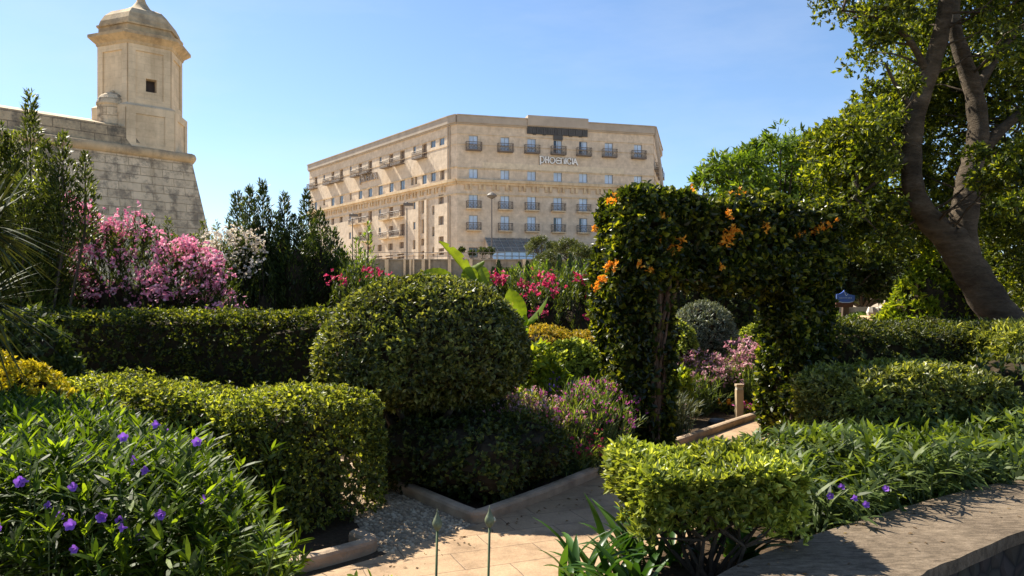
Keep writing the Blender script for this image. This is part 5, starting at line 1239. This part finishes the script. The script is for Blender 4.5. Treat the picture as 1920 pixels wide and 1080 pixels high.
bush('leafy_shrub', 'green and rust coloured shrub left of the olive topiary', 'shrub', [(2.75, 12.6, .75, .38, .4, .78)], 1300, 5, (.07, .036), M['pitto'], amp=.07, freq=6, depth=.07, seed=113)
for (x, y, pet, lab) in ((3.55, 11.35, 'magenta', 'magenta petunias to the left of the path light'), (4.0, 11.75, 'magenta', 'magenta petunias to the right of the path light'), (3.42, 11.6, 'orange', 'small orange red bedding flowers behind the magenta ones')):
    t_ = bush('petunia', lab, 'flowers', [(x, y, .08, .17, .13, .11)], 90, 4, (.045, .03), M['hedge'], amp=.02, depth=.02, seed=int(x * 100), core=False, stems=6, zmin=.01, group='bedding flowers by the path light')
    C = np.stack([x + R.normal(size=26) * .09, y + R.normal(size=26) * .07, .17 + R.normal(size=26) * .025], 1); f_ = Leaves(); sprig(f_, C, nrm(R.normal(size=C.shape) * .5 + (0, -.6, .7)), 5, .036, .034, 1.1, 1.4); f_.build('blossom', M[pet], t_, 'diamond')
# path light
c_ = at(1386, 786, 11.2); pl = thing('path_light', 'beige square bollard light beside the path beyond the arch', 'path light', (c_[0], c_[1], 0))
bm_ = plain('bollard_beige', (.42, .31, .19), .6, .12, 4)
mb = MB(); mb.box(c_[0] - .052, c_[0] + .052, c_[1] - .052, c_[1] + .052, -.02, .43); mb.build('post', bm_, pl, bevel=.006)
mb = MB(); mb.box(c_[0] - .056, c_[0] + .056, c_[1] - .056, c_[1] + .056, .47, .51); mb.build('cap', bm_, pl, bevel=.005)
mb = MB(); mb.box(c_[0] - .046, c_[0] + .046, c_[1] - .046, c_[1] + .046, .43, .47); mb.build('diffuser', plain('frosted_lens', (.55, .5, .42), .3, .05, 5), pl)
# irrigation box
mb = MB(); q = at(1345, 803, 10.6); mb.lathe((q[0], q[1]), [(.13, 0), (.13, .05), (.10, .08), (.02, .09)], 14); tag(mb.build('black_pot_lid', plain('black_plastic', (.03, .035, .04), .5, .2, 8), None), 'flat dark plastic cover lying in the bed by the path light', 'cover')

# olive topiary
ot = bush('olive_topiary', 'round silvery olive topiary on a stout trunk seen through the arch', 'topiary', [(3.4, 13.4, 1.22, .56, .5, .56), (3.15, 13.3, 1.1, .4, .4, .42), (3.62, 13.4, 1.1, .4, .4, .42)], 4200, 5, (.062, .013), M['olive'], amp=.05, freq=6, depth=.06, seed=114, kind='lance', upr=.6, a0=.3, a1=1.1)
mb = MB(); twigs(mb, [(3.38 + R.normal() * .04, 13.35, 0) for _ in range(5)], [(3.38 + q, 13.35, .9) for q in (-.25, -.1, .05, .15, .28)], .085, .05, .04, 8); mb.build('trunk', M['dbark'], ot)

# banana plants
def paddle(parent, base, tip, side, Wd, cup=.25, droop=.12, tears=()):
    base, tip, side = (np.array(q, float) for q in (base, tip, side)); d = tip - base; L = np.linalg.norm(d); d /= L; side = nrm(side - d * (side @ d)); up = np.cross(side, d); n = 16; V = []; Q = []
    for k in range(n + 1):
        f = k / n; w = Wd / 2 * math.sin(math.pi * min(1, f * .93 + .05)) ** .6 * (1 - .25 * f); c_ = base + d * L * f - up * L * droop * f * f
        for j in range(-3, 4):
            g_ = j / 3; rip = .02 * math.sin(f * 34 + j) * abs(g_) * Wd; V.append(c_ + side * w * g_ + up * (cup * abs(g_) * w + rip))
    for k in range(n):
        for j in range(6):
            if (k, j) in tears: continue
            Q.append((k * 7 + j, k * 7 + j + 1, k * 7 + j + 8, k * 7 + j + 7))
    return link_mesh('leaf', np_mesh('leaf', V, quads=Q, smooth=True), M['banana'], parent)
Yb = 10.0
bp_ = thing('banana_plant', 'yellow green banana plant with torn upright leaf rising behind the dome topiary', 'plant', (*at(872, 600, Yb)[:2], 0))
paddle(bp_, at(882, 522, Yb), at(826, 450, Yb), (.6, .8, .25), .24, .7, .06, {(9, 0), (9, 1), (12, 5), (6, 5)})
paddle(bp_, at(850, 524, Yb), at(800, 502, Yb - .2), (.1, .8, .6), .26, .2, .25)
paddle(bp_, at(862, 528, Yb - .1), at(812, 516, Yb - .3), (.0, .8, .6), .2, .2, .25)
paddle(bp_, at(872, 512, Yb), at(908, 494, Yb + .2), (-.2, .8, .6), .16, .3, .12)
paddle(bp_, at(880, 500, Yb), at(888, 545, Yb - .15), (1, .3, .1), .30, .35, .0)
paddle(bp_, at(902, 500, Yb), at(906, 540, Yb - .1), (1, -.5, .1), .22, .35, .0)
mb = MB(); mb.tube([at(878, 800, Yb) * (1, 1, 0), at(876, 560, Yb), at(882, 520, Yb)], [.07, .05, .03], 10); mb.build('stem', M['strap'], bp_, True)
bq = thing('banana_plant', 'bright green banana leaves standing right of the dome topiary', 'plant', (*at(978, 600, 9.9)[:2], 0)); Yb = 9.9
paddle(bq, at(978, 602, Yb), at(955, 542, Yb), (.9, -.3, .1), .34, .3, .05)
paddle(bq, at(984, 606, Yb), at(1034, 562, Yb - .3), (.5, .35, .8), .27, .35, .12, {(8, 0), (8, 1)})
paddle(bq, at(975, 640, Yb), at(985, 590, Yb - .1), (.9, .3, 0), .18, .4, .05)
paddle(bq, at(985, 650, Yb), at(1022, 640, Yb - .3), (.1, .9, .3), .2, .3, .2)
mb = MB(); mb.tube([at(978, 800, Yb) * (1, 1, 0), at(977, 640, Yb), at(972, 590, Yb)], [.05, .04, .02], 10); mb.build('stem', M['strap'], bq, True)

# ------------------------------------------------------------------ trees
def clump_leaves(lv, C, rad, per, leaf, k=4, rng=None, flat=.75, hang=.0, a0=.4, a1=1.3, curl=.12):
    rng = rng or R; m = len(C) * per; c_ = np.repeat(C, per, 0); r_ = np.repeat(np.broadcast_to(rad, (len(C),)), per)
    d = rdir(m, rng); q = rng.uniform(.15, 1, m) ** .5
    P = c_ + d * (r_ * q)[:, None] * np.array([1, 1, flat]); A = nrm(d * .8 + np.array([0, 0, .35 - hang]) + rng.normal(size=(m, 3)) * .4)
    sprig(lv, P, A, k, leaf[0], leaf[1], a0, a1, rng, curl, .25, leaf[0] * .6)

def tree(name, label, base, top, crown, per, leaf, mat, r0=.12, seed=1, group=None, k=4, kind='diamond', bark=None, flat=.75, hang=0.0, a0=.4, a1=1.3):
    """tapered trunk, a limb to every leaf clump, and the clumps (x, y, z, r)"""
    rng = np.random.default_rng(seed); t_ = thing(name, label, 'tree', base, group); C = np.array(crown, float); base = np.array(base, float); top = np.array(top, float)
    mb = MB(); mb.tube([base, base + (top - base) * .5 + rng.normal(size=3) * .05, top], [r0, r0 * .8, r0 * .6], 9, False)
    for c_ in C[rng.permutation(len(C))[:60]]:
        j = base + (top - base) * rng.uniform(.6, 1); e = c_[:3]; mb.tube([j, (j + e) / 2 + (0, 0, -.06 * np.linalg.norm(e - j)), e], [r0 * .42, r0 * .25, r0 * .06], 5, False)
    mb.build('trunk', bark or M['dbark'], t_)
    lv = Leaves(); clump_leaves(lv, C[:, :3], C[:, 3], per, leaf, k, rng, flat, hang, a0, a1); lv.build('crown', M[mat], t_, kind); return t_

def crown_px(outline, Y, dY, n, r, seed, rj=.3):
    """clump centres filling an outline (px) seen at depth Y, spread in depth by dY"""
    rng = np.random.default_rng(seed); o = np.array(outline, float); out = []
    while len(out) < n:
        p = rng.uniform(o.min(0), o.max(0))
        if inside(o, np.array([p[0]]), np.array([p[1]]))[0]:
            y = Y + rng.uniform(-1, 1) * dY; q = at(p[0], p[1], Y); out.append((q[0], y, q[2], r * rng.uniform(1 - rj, 1 + rj)))
    return out

# the big fig on the right
fig = thing('fig_tree', 'big forked fig tree leaning over the right side of the photo', 'tree', (*at(1945, 700, 11.6)[:2], 0)); Yt = 11.5
mb = MB(); limb_pts = []
def limb(pts, sides=12, per=5):
    p = curve([np.append(at(a_, b_, Yt + dy), r_) for a_, b_, dy, r_ in pts], per); limb_pts.append(p[:, :3]); mb.tube(p[:, :3], list(p[:, 3] * .92 * (1 + .05 * np.sin(np.arange(len(p)) * 1.7))), sides, False)
limb([(1985, 800, .1, .42), (1950, 715, .1, .36), (1902, 630, 0, .31), (1855, 565, 0, .285), (1818, 505, 0, .27), (1790, 458, 0, .26), (1776, 436, 0, .24)], 16)
limb([(1830, 525, 0, .2), (1785, 458, -.02, .225), (1735, 402, -.1, .19), (1713, 355, -.15, .165), (1709, 290, -.2, .155), (1717, 215, -.25, .15), (1741, 140, -.3, .14), (1764, 62, -.35, .125), (1778, -40, -.4, .10), (1770, -160, -.4, .06)])
limb([(1836, 535, 0, .2), (1806, 455, .08, .22), (1812, 370, .2, .21), (1824, 300, .3, .18), (1834, 245, .4, .165), (1826, 175, .5, .15), (1803, 100, .5, .13), (1788, 40, .5, .11), (1796, -60, .6, .09), (1830, -180, .6, .05)])
limb([(1822, 310, .3, .12), (1870, 250, .6, .10), (1930, 200, 1.0, .07), (2000, 150, 1.2, .04)], 8)
limb([(1826, 180, .5, .09), (1880, 90, .9, .07), (1960, 10, 1.2, .04)], 8)
limb([(1712, 330, -.15, .07), (1670, 270, -.3, .05), (1610, 240, -.4, .03), (1560, 235, -.4, .015)], 6)
limb([(1742, 140, -.3, .07), (1700, 70, -.5, .05), (1640, 30, -.6, .03), (1580, 20, -.6, .015)], 6)
limb([(1709, 290, -.2, .06), (1660, 330, -.4, .04), (1600, 370, -.6, .02)], 6)
limb([(1717, 215, -.25, .05), (1680, 160, -.4, .035), (1660, 120, -.5, .018)], 6)
rng = np.random.default_rng(202)
big = []
big += crown_px([(1560, -260), (1568, 8), (1588, 70), (1640, 120), (1675, 120), (1700, 40), (1725, -60), (1740, -260)], 11.3, 1.0, 64, .36, 1)
big += crown_px([(1655, 150), (1630, 190), (1690, 200), (1695, 160)], 11.2, .8, 10, .26, 11)
big += crown_px([(1690, 190), (1600, 222), (1560, 245), (1545, 290), (1565, 350), (1555, 400), (1590, 440), (1640, 470), (1660, 420), (1668, 200)], 11.4, 1.2, 125, .31, 2)
big += crown_px([(1690, 160), (1690, 440), (1760, 470), (1800, 430), (1830, 60), (1700, -100)], 13.4, .9, 120, .42, 5)
big += crown_px([(1780, -260), (1800, 100), (1830, 380), (1870, 580), (2000, 640), (2080, 640), (2080, -260)], 13.4, 1.3, 330, .5, 3)
big += crown_px([(1560, 370), (1600, 455), (1690, 480), (1720, 440), (1690, 370)], 13.4, .8, 18, .34, 12)
big += crown_px([(1855, 230), (1840, 330), (1850, 420), (1925, 400), (1960, 230)], 10.2, .5, 14, .24, 6)
big += crown_px([(1870, -100), (1880, 90), (1990, 240), (2100, -100)], 10.2, .6, 26, .32, 7)
big += crown_px([(1500, -420), (1560, -240), (2300, -240), (2300, -420)], 11.5, 2.5, 70, .65, 8)
C = np.array(big)
# keep the two limbs clear: foliage that would hang before them grows behind them instead
lp = np.array([(1850, 565), (1818, 505), (1788, 455), (1740, 405), (1713, 355), (1709, 290), (1717, 215), (1741, 140), (1764, 62), (1775, -40)], float); lq = np.array([(1812, 440), (1812, 370), (1824, 300), (1834, 245), (1826, 175), (1803, 100), (1788, 40)], float)
for i_ in range(len(C)):
    sc_ = F / C[i_, 1]; pp = np.array([960 + C[i_, 0] * sc_, HZ - (C[i_, 2] - EYE) * sc_])
    def dist(L_): return min(np.linalg.norm(pp - (a_ + (b_ - a_) * np.clip(((pp - a_) @ (b_ - a_)) / ((b_ - a_) @ (b_ - a_)), 0, 1))) for a_, b_ in zip(L_[:-1], L_[1:]))
    if C[i_, 1] < 12.3 and ((dist(lp) < C[i_, 3] * sc_ + 14 and rng.uniform() < .86) or (dist(lq) < C[i_, 3] * sc_ * .7 and rng.uniform() < .6)): k_ = rng.uniform(12.5, 13.2) / C[i_, 1]; C[i_, 1] *= k_; C[i_, 0] *= k_; C[i_, 2] = EYE + (C[i_, 2] - EYE) * k_
lv = Leaves(); clump_leaves(lv, C[:, :3], C[:, 3], 66, (.078, .038), 4, rng, .8, .35, .4, 1.3); lv.build('crown', M['fig'], fig, 'diamond')
LP_ = np.concatenate(limb_pts)[3:]
for c_ in C[rng.permutation(len(C))[:170]]:
    e = c_[:3]; dd = np.linalg.norm((LP_ - e) * (1, 1, 1.0) + (0, 0, .4), axis=1); j = LP_[np.argmin(dd)]; ln = np.linalg.norm(j - e)
    if ln < 1.9:
        m_ = (j + e) / 2 + rng.normal(size=3) * .10 * ln; mb.tube([j, (j + m_) / 2 + rng.normal(size=3) * .04 * ln, m_, (m_ + e) / 2 + rng.normal(size=3) * .04 * ln, e], [.024, .019, .014, .009, .004], 5, False)
mb.build('trunk', M['bark'], fig, True)

# feathery bright tree behind the arch
o_ = [(1300, 350), (1318, 322), (1345, 308), (1375, 298), (1400, 285), (1432, 272), (1452, 280), (1478, 275), (1500, 268), (1540, 275), (1580, 290), (1640, 330), (1650, 440), (1500, 450), (1310, 430)]
cr = crown_px(o_, 26, 2.2, 150, .62, 9)
cr += [(*at(px_, py, 26), .28) for px_, py in ((1420, 272), (1444, 270), (1480, 268), (1496, 274), (1398, 284), (1370, 300), (1340, 312), (1322, 322), (1310, 336), (1440, 262), (1515, 262), (1545, 268))]
tree('feathery_tree', 'bright green feathery tree rising behind the vine arch', (9.2, 26, 0), (9.3, 26, 3.6), cr, 34, (.22, .065), 'jaca', .22, 9, k=5, flat=.7, kind='lance')
# dark trees behind the right leg of the arch and beyond
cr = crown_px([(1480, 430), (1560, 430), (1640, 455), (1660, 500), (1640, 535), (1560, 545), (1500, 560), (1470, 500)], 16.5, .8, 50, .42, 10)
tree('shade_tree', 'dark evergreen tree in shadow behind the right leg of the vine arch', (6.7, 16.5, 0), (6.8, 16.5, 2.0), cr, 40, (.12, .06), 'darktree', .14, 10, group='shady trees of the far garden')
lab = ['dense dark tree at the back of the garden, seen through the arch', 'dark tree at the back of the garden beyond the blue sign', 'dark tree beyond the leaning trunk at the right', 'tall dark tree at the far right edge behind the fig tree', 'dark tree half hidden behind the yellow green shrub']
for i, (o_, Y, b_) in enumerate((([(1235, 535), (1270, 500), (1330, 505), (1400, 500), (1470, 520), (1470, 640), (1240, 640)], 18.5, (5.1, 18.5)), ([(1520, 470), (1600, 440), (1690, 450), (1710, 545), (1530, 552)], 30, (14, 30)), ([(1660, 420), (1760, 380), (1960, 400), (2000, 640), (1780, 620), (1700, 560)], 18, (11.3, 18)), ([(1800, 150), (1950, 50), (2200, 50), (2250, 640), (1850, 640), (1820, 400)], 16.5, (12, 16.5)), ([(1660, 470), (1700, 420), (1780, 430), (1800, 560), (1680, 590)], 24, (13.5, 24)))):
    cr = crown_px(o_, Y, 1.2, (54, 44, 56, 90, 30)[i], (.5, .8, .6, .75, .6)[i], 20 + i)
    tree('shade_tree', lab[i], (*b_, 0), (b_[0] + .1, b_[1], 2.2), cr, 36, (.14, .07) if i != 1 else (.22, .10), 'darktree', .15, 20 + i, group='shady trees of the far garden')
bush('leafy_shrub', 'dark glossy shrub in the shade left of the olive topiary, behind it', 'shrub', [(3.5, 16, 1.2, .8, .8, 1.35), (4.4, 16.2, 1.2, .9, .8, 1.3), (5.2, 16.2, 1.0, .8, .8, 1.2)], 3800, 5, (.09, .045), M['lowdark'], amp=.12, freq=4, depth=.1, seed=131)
bush('leafy_shrub', 'sunlit light green shrub behind the dark one, framed by the arch top', 'shrub', [(4.0, 17.2, 2.0, .7, .6, .7), (3.4, 17.2, 1.9, .5, .5, .6)], 1500, 6, (.11, .04), M['airy'], amp=.12, freq=4, depth=.1, seed=132, kind='lance')
bush('leafy_shrub', 'low light green shrub right of the olive topiary', 'shrub', [(4.5, 13.9, .62, .5, .4, .66)], 1500, 6, (.07, .036), M['pitto'], amp=.08, freq=5, depth=.06, seed=133)
bush('leafy_shrub', 'tall yellow green sunlit shrub left of the leaning trunk', 'shrub', [(7.1, 12.9, 1.45, .62, .6, .98), (7.6, 12.8, 1.3, .55, .6, .95), (6.72, 13.0, 1.05, .38, .5, .75), (7.3, 13, 2.05, .4, .45, .5)], 3000, 6, (.10, .042), M['lime'], amp=.16, freq=4, depth=.1, seed=134, a0=.4, a1=1.2)
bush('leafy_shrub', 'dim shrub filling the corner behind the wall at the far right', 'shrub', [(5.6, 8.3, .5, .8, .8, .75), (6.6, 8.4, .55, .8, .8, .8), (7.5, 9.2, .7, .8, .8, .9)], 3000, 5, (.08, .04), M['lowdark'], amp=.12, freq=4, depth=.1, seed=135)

for i_, (bx_, by_, lab_) in enumerate(((-2.6, 18.5, 'low green shrub far behind the dome topiary'), (-.4, 18.2, 'low green shrub far behind the banana leaves'), (1.8, 18.6, 'low green shrub far behind the golden orange bush'), (3.0, 20.5, 'low green shrub far behind the left arch leg'))):
    bush('leafy_shrub', lab_, 'shrub', [(bx_, by_, .75, 1.0, .7, .85), (bx_ + .8, by_ + .2, .65, .7, .6, .8), (bx_ - .7, by_ - .1, .6, .7, .6, .75)], 1400, 5, (.10, .045), M['darktree'], amp=.14, freq=3, depth=.1, seed=500 + i_)

# blue sign, stone pier
sg = thing('garden_sign', 'small blue shield shaped sign with pale emblem and lettering on a wooden post', 'sign', (*at(1592, 600, 13.8)[:2], 0)); Ys = 13.8
blue = plain('sign_blue', (.05, .12, .50), .4, .12, 6); pale = plain('sign_pale', (.55, .66, .85), .5, .05, 6)
def plate(mbx, pts, Y, th):
    n = len(pts); i = len(mbx.v); A_ = [at(x, y, Y) for x, y in pts]; mbx.v += [tuple(q) for q in A_] + [(q[0], q[1] + th, q[2]) for q in A_]
    mbx.f.append(tuple(range(i, i + n))); mbx.f.append(tuple(range(i + 2 * n - 1, i + n - 1, -1)))
    for k in range(n): mbx.f.append((i + k, i + n + k, i + n + (k + 1) % n, i + (k + 1) % n))
sh = [(1569, 552), (1574, 551), (1578, 549), (1581, 547), (1583, 544), (1585, 547), (1589, 550), (1594, 552), (1603, 554), (1603, 562), (1600, 566), (1592, 568), (1580, 568), (1571, 566), (1568, 562)]
mb = MB(); plate(mb, sh[::-1], Ys, .03); mb.build('panel', blue, sg)
mb = MB(); ln = [(1568.3, 553), (1569, 562), (1572, 565.5), (1580, 567), (1592, 567), (1599, 565.5)]
for a_, c_ in zip(ln[:-1], ln[1:]): mb.tube([at(*a_, Ys - .005), at(*c_, Ys - .005)], .006, 5)
for a_, c_ in (((1583, 546), (1586.5, 555)), ((1586.5, 555), (1590, 551)), ((1586.5, 555), (1584.6, 551))): mb.tube([at(*a_, Ys - .004), at(*c_, Ys - .004)], .005, 5)
for k, w_ in enumerate((1.4, 2.0, 1.2, 1.8, 1.3, 2.1, 1.6, 1.3)):
    x0 = 1574.5 + k * 3.05; mb.tube([at(x0, 558.6, Ys - .004), at(x0 + w_, 558.6, Ys - .004)], .006, 4); mb.tube([at(x0, 557.6, Ys - .004), at(x0, 559.4, Ys - .004)], .003, 4)
mb.build('emblem', pale, sg)
mb = MB(); a_, c_ = at(1576, 576, Ys + .07), at(1586, 625, Ys + .07); mb.obox((a_[0] - .05, Ys + .05, -.1), (.11, 0, 0), (0, .07, 0), (c_[0] - a_[0] + .0, 0, a_[2] + .25)); mb.build('post', plain('old_timber', (.10, .06, .035), .8, .3, 8), sg)
mb = MB(); a_ = at(1568, 574, Ys + .02); mb.box(a_[0], a_[0] + .32, Ys + .03, Ys + .06, a_[2] - .02, a_[2] + .12); mb.build('bracket_board', plain('red_timber', (.12, .045, .025), .8, .3, 8), sg)

pr = thing('stone_pier', 'sandy stone pier topped with rough stones beyond the blue sign', 'pier', (*at(1654, 600, 19)[:2], 0)); q = at(1654, 600, 19)
mb = MB(); mb.box(q[0] - .36, q[0] + .36, 18.7, 19.4, 0, 1.25); mb.box(q[0] - .42, q[0] + .42, 18.64, 19.46, 1.25, 1.38); mb.build('pier_block', stone('pier_stone', (.58, .42, .25), (.5, .36, .21), (.3, .22, .13), .5, .28, .02), pr, bevel=.02)
mb = MB()
for k in range(5): x = q[0] - .3 + k * .15; mb.lathe((x, 19 + R.uniform(-.2, .1)), [(.02, 1.38), (.11, 1.4), (.13, 1.47), (.08, 1.56 + R.uniform(-.03, .08)), (.01, 1.6)], 7, k)
mb.build('rough_stones', plain('pale_rock', (.6, .52, .42), .9, .3, 8), pr)
ly = thing('garden_wall', 'sunlit pale rubble wall far behind the blue sign', 'wall', (11.5, 30, 0))
mb = MB(); mb.box(9, 17, 26, 26.4, 0, 1.55); mb.build('wall_face', st_fort, ly)

# pines, cypresses and pots below the hotel
def pine(px_, ptop, w, Y, label, seed):
    rng = np.random.default_rng(seed); z0 = zg(Y); c_ = at(px_, ptop, Y); sc = Y / F; cr = []
    for k in range(26):
        a_, r_ = rng.uniform(0, 6.28), math.sqrt(rng.uniform()) * w * sc / 2; cr.append((c_[0] + r_ * math.cos(a_), Y + r_ * math.sin(a_), c_[2] - .55 - 1.3 * (r_ / (w * sc / 2)) ** 2 * rng.uniform(.5, 1.5) + rng.normal() * .15, .55))
    tree('stone_pine', label, (c_[0] + .3, Y, z0), (c_[0] + .1, Y, c_[2] - 2.0), cr, 40, (.26, .05), 'pine', .14, seed, group='stone pines below the hotel', k=5, flat=.55, kind='lance', a0=.2, a1=1.0)
pine(1013, 438, 62, 78, 'stone pine with a flat crown in front of the glazed annex', 301)
pine(1062, 440, 52, 76, 'stone pine just left of the vine arch', 302)
pine(1092, 452, 46, 72, 'low stone pine half hidden by the vine arch', 303)
pine(1030, 468, 66, 70, 'short stone pine between the taller ones', 304)
cy0 = thing('cypress', 'x', 'cypress', (0, 0, 0), 'small cypresses below the terrace'); lv = Leaves(); n = 1500; s_ = R.uniform(0, 1, n); rr = .42 * np.minimum(1, s_ * 2.2) ** .8 * (1 - .15 * s_); a_ = R.uniform(0, 6.28, n)
P = np.stack([np.cos(a_) * rr * R.uniform(.5, 1, n), np.sin(a_) * rr * R.uniform(.5, 1, n), 3.4 * (1 - s_) + .1], 1); D = nrm(np.stack([np.cos(a_) * .3, np.sin(a_) * .3, np.ones(n)], 1) + R.normal(size=(n, 3)) * .15)
lv.add(P, D, nrm(np.stack([np.cos(a_), np.sin(a_), 0 * a_ + .3], 1)), .34 * R.uniform(.7, 1.2, n), .09, 0, .2); lv.build('foliage', M['cypress'], cy0, 'diamond')
mb = MB(); mb.tube([(0, 0, -.2), (0, 0, 2.8)], [.07, .02], 6); mb.build('trunk', M['dbark'], cy0)
cyl_ = [(925, 500, 'short cypress left of the glazed annex'), (935, 487, 'slim cypress below the glazed annex'), (974, 490, 'cypress to the right of the glass front of the annex'), (989, 488, 'cypress under the left stone pine'), (1030, 492, 'cypress between the two stone pines'), (1049, 477, 'tall slim cypress under the right stone pine'), (1070, 475, 'tall dark cypress near the vine arch'), (1086, 482, 'cypress nearest the vine arch')]
for i, (px_, py, lab_) in enumerate(cyl_):
    Y = 60 + (i * 37 % 7) * .6; o = cy0 if i == 0 else copy_tree(cy0); q = at(px_, py, Y); h = q[2] - zg(Y) + .1; o.location = (q[0], Y, zg(Y) - .1); o.scale = (.9, .9, h / 3.75); o['label'] = lab_
pot_m = plain('terrace_pot', (.4, .3, .2), .8, .1, 5)
for px_, py, r_, lab_ in ((866, 468, .45, 'little ball tree in a pot on the terrace left of the dark door'), (905, 470, .75, 'bushy potted plant on the terrace beside the annex wall'), (920, 470, .7, 'potted plant on the terrace at the annex corner'), (885, 474, .5, 'leafy pot plant on the terrace before the dark door')):
    q = at(px_, py, 97); t_ = thing('pot_plant', lab_, 'pot plant', (q[0], 97, 6.86), 'pot plants on the hotel terrace')
    mb = MB(); mb.lathe((q[0], 97), [(.22, 6.86), (.32, 7.3), (.34, 7.4), (.28, 7.4)], 12); mb.build('pot', pot_m, t_)
    lv = Leaves(); clump_leaves(lv, np.array([[q[0], 97, q[2]]]), r_, 120, (.22, .10), 4); lv.build('foliage', M['darktree'], t_, 'diamond')
    mb = MB(); mb.tube([(q[0], 97, 7.3), (q[0], 97, q[2])], .05, 6); mb.build('stem', M['dbark'], t_)

# scrub on the slope below the terrace
lb_ = ['grey green bush on the slope below the terrace wall', 'round bush on the slope under the first lamp', 'green bush on the slope behind the dome topiary', 'bush on the slope under the pines', 'bush on the slope left of the cypresses', 'bush on the slope beside the vine arch', 'wide bush on the slope at the left of the hotel', 'bush on the slope far behind the red flowers', 'wide bush behind the evergreen shoots']
for i, (px_, py, r_, Y) in enumerate(((700, 520, 2.4, 60), (745, 528, 2.0, 52), (820, 522, 2.4, 58), (1010, 505, 1.8, 66), (950, 505, 1.6, 64), (1095, 490, 2.0, 66), (560, 520, 3.4, 60), (640, 530, 2.6, 56), (480, 540, 3.4, 50))):
    q = at(px_, py, Y); z0 = zg(Y); h = q[2] - z0
    if h < .8: h = .8
    bush('slope_bush', lb_[i], 'bush', [(q[0], Y, z0 + h * .5, r_, r_ * .7, h * .55), (q[0] + r_ * .5, Y - .3, z0 + h * .4, r_ * .7, r_ * .6, h * .45), (q[0] - r_ * .55, Y + .2, z0 + h * .42, r_ * .65, r_ * .6, h * .45)], 1500, 4, (.24, .11), M['airy' if i % 3 == 0 else 'oleander'], z0, amp=.25, freq=1.5, depth=.15, seed=400 + i, group='bushes on the slope')

# fallen leaves on the path and the wall top
n = 260; x, y = R.uniform(-1.2, 3.0, n), R.uniform(3.2, 9.5, n); k = (x > np.interp(y, [3, 5.05, 5.83, 7.66, 9.6], [-1, -.8, -.1, 1.3, 2.75])) & (x < np.interp(y, ed[:, 1], ed[:, 0]) - .05)
near = R.uniform(size=n) < .55; x = np.where(near, np.interp(y, [3, 5.05, 5.83, 7.66, 9.6], [-1, -.8, -.1, 1.3, 2.75]) + np.abs(R.normal(size=n)) * .2, x); P = np.stack([x, y, np.full(n, .013)], 1)[k | near]
j = R.choice(len(back) - 20, 90) + 5; f_ = R.uniform(.03, .9, 90) ** 1.5; w_ = back[j] + (front[j] - back[j]) * f_[:, None]; P = np.concatenate([P, np.stack([w_[:, 0], w_[:, 1], np.full(90, .455)], 1)])
lv = Leaves(); D = R.normal(size=P.shape) * (1, 1, .12); lv.add(P, D, nrm(R.normal(size=P.shape) * .25 + (0, 0, 1)), R.uniform(.018, .045, len(P)), R.uniform(.009, .02, len(P)), .1, .4)
tag(lv.build('fallen_leaves', leaf_mat('dry_leaf', (.07, .04, .018), (.19, .11, .045), (.30, .22, .08), trans=.1), None, 'diamond'), kind='stuff')
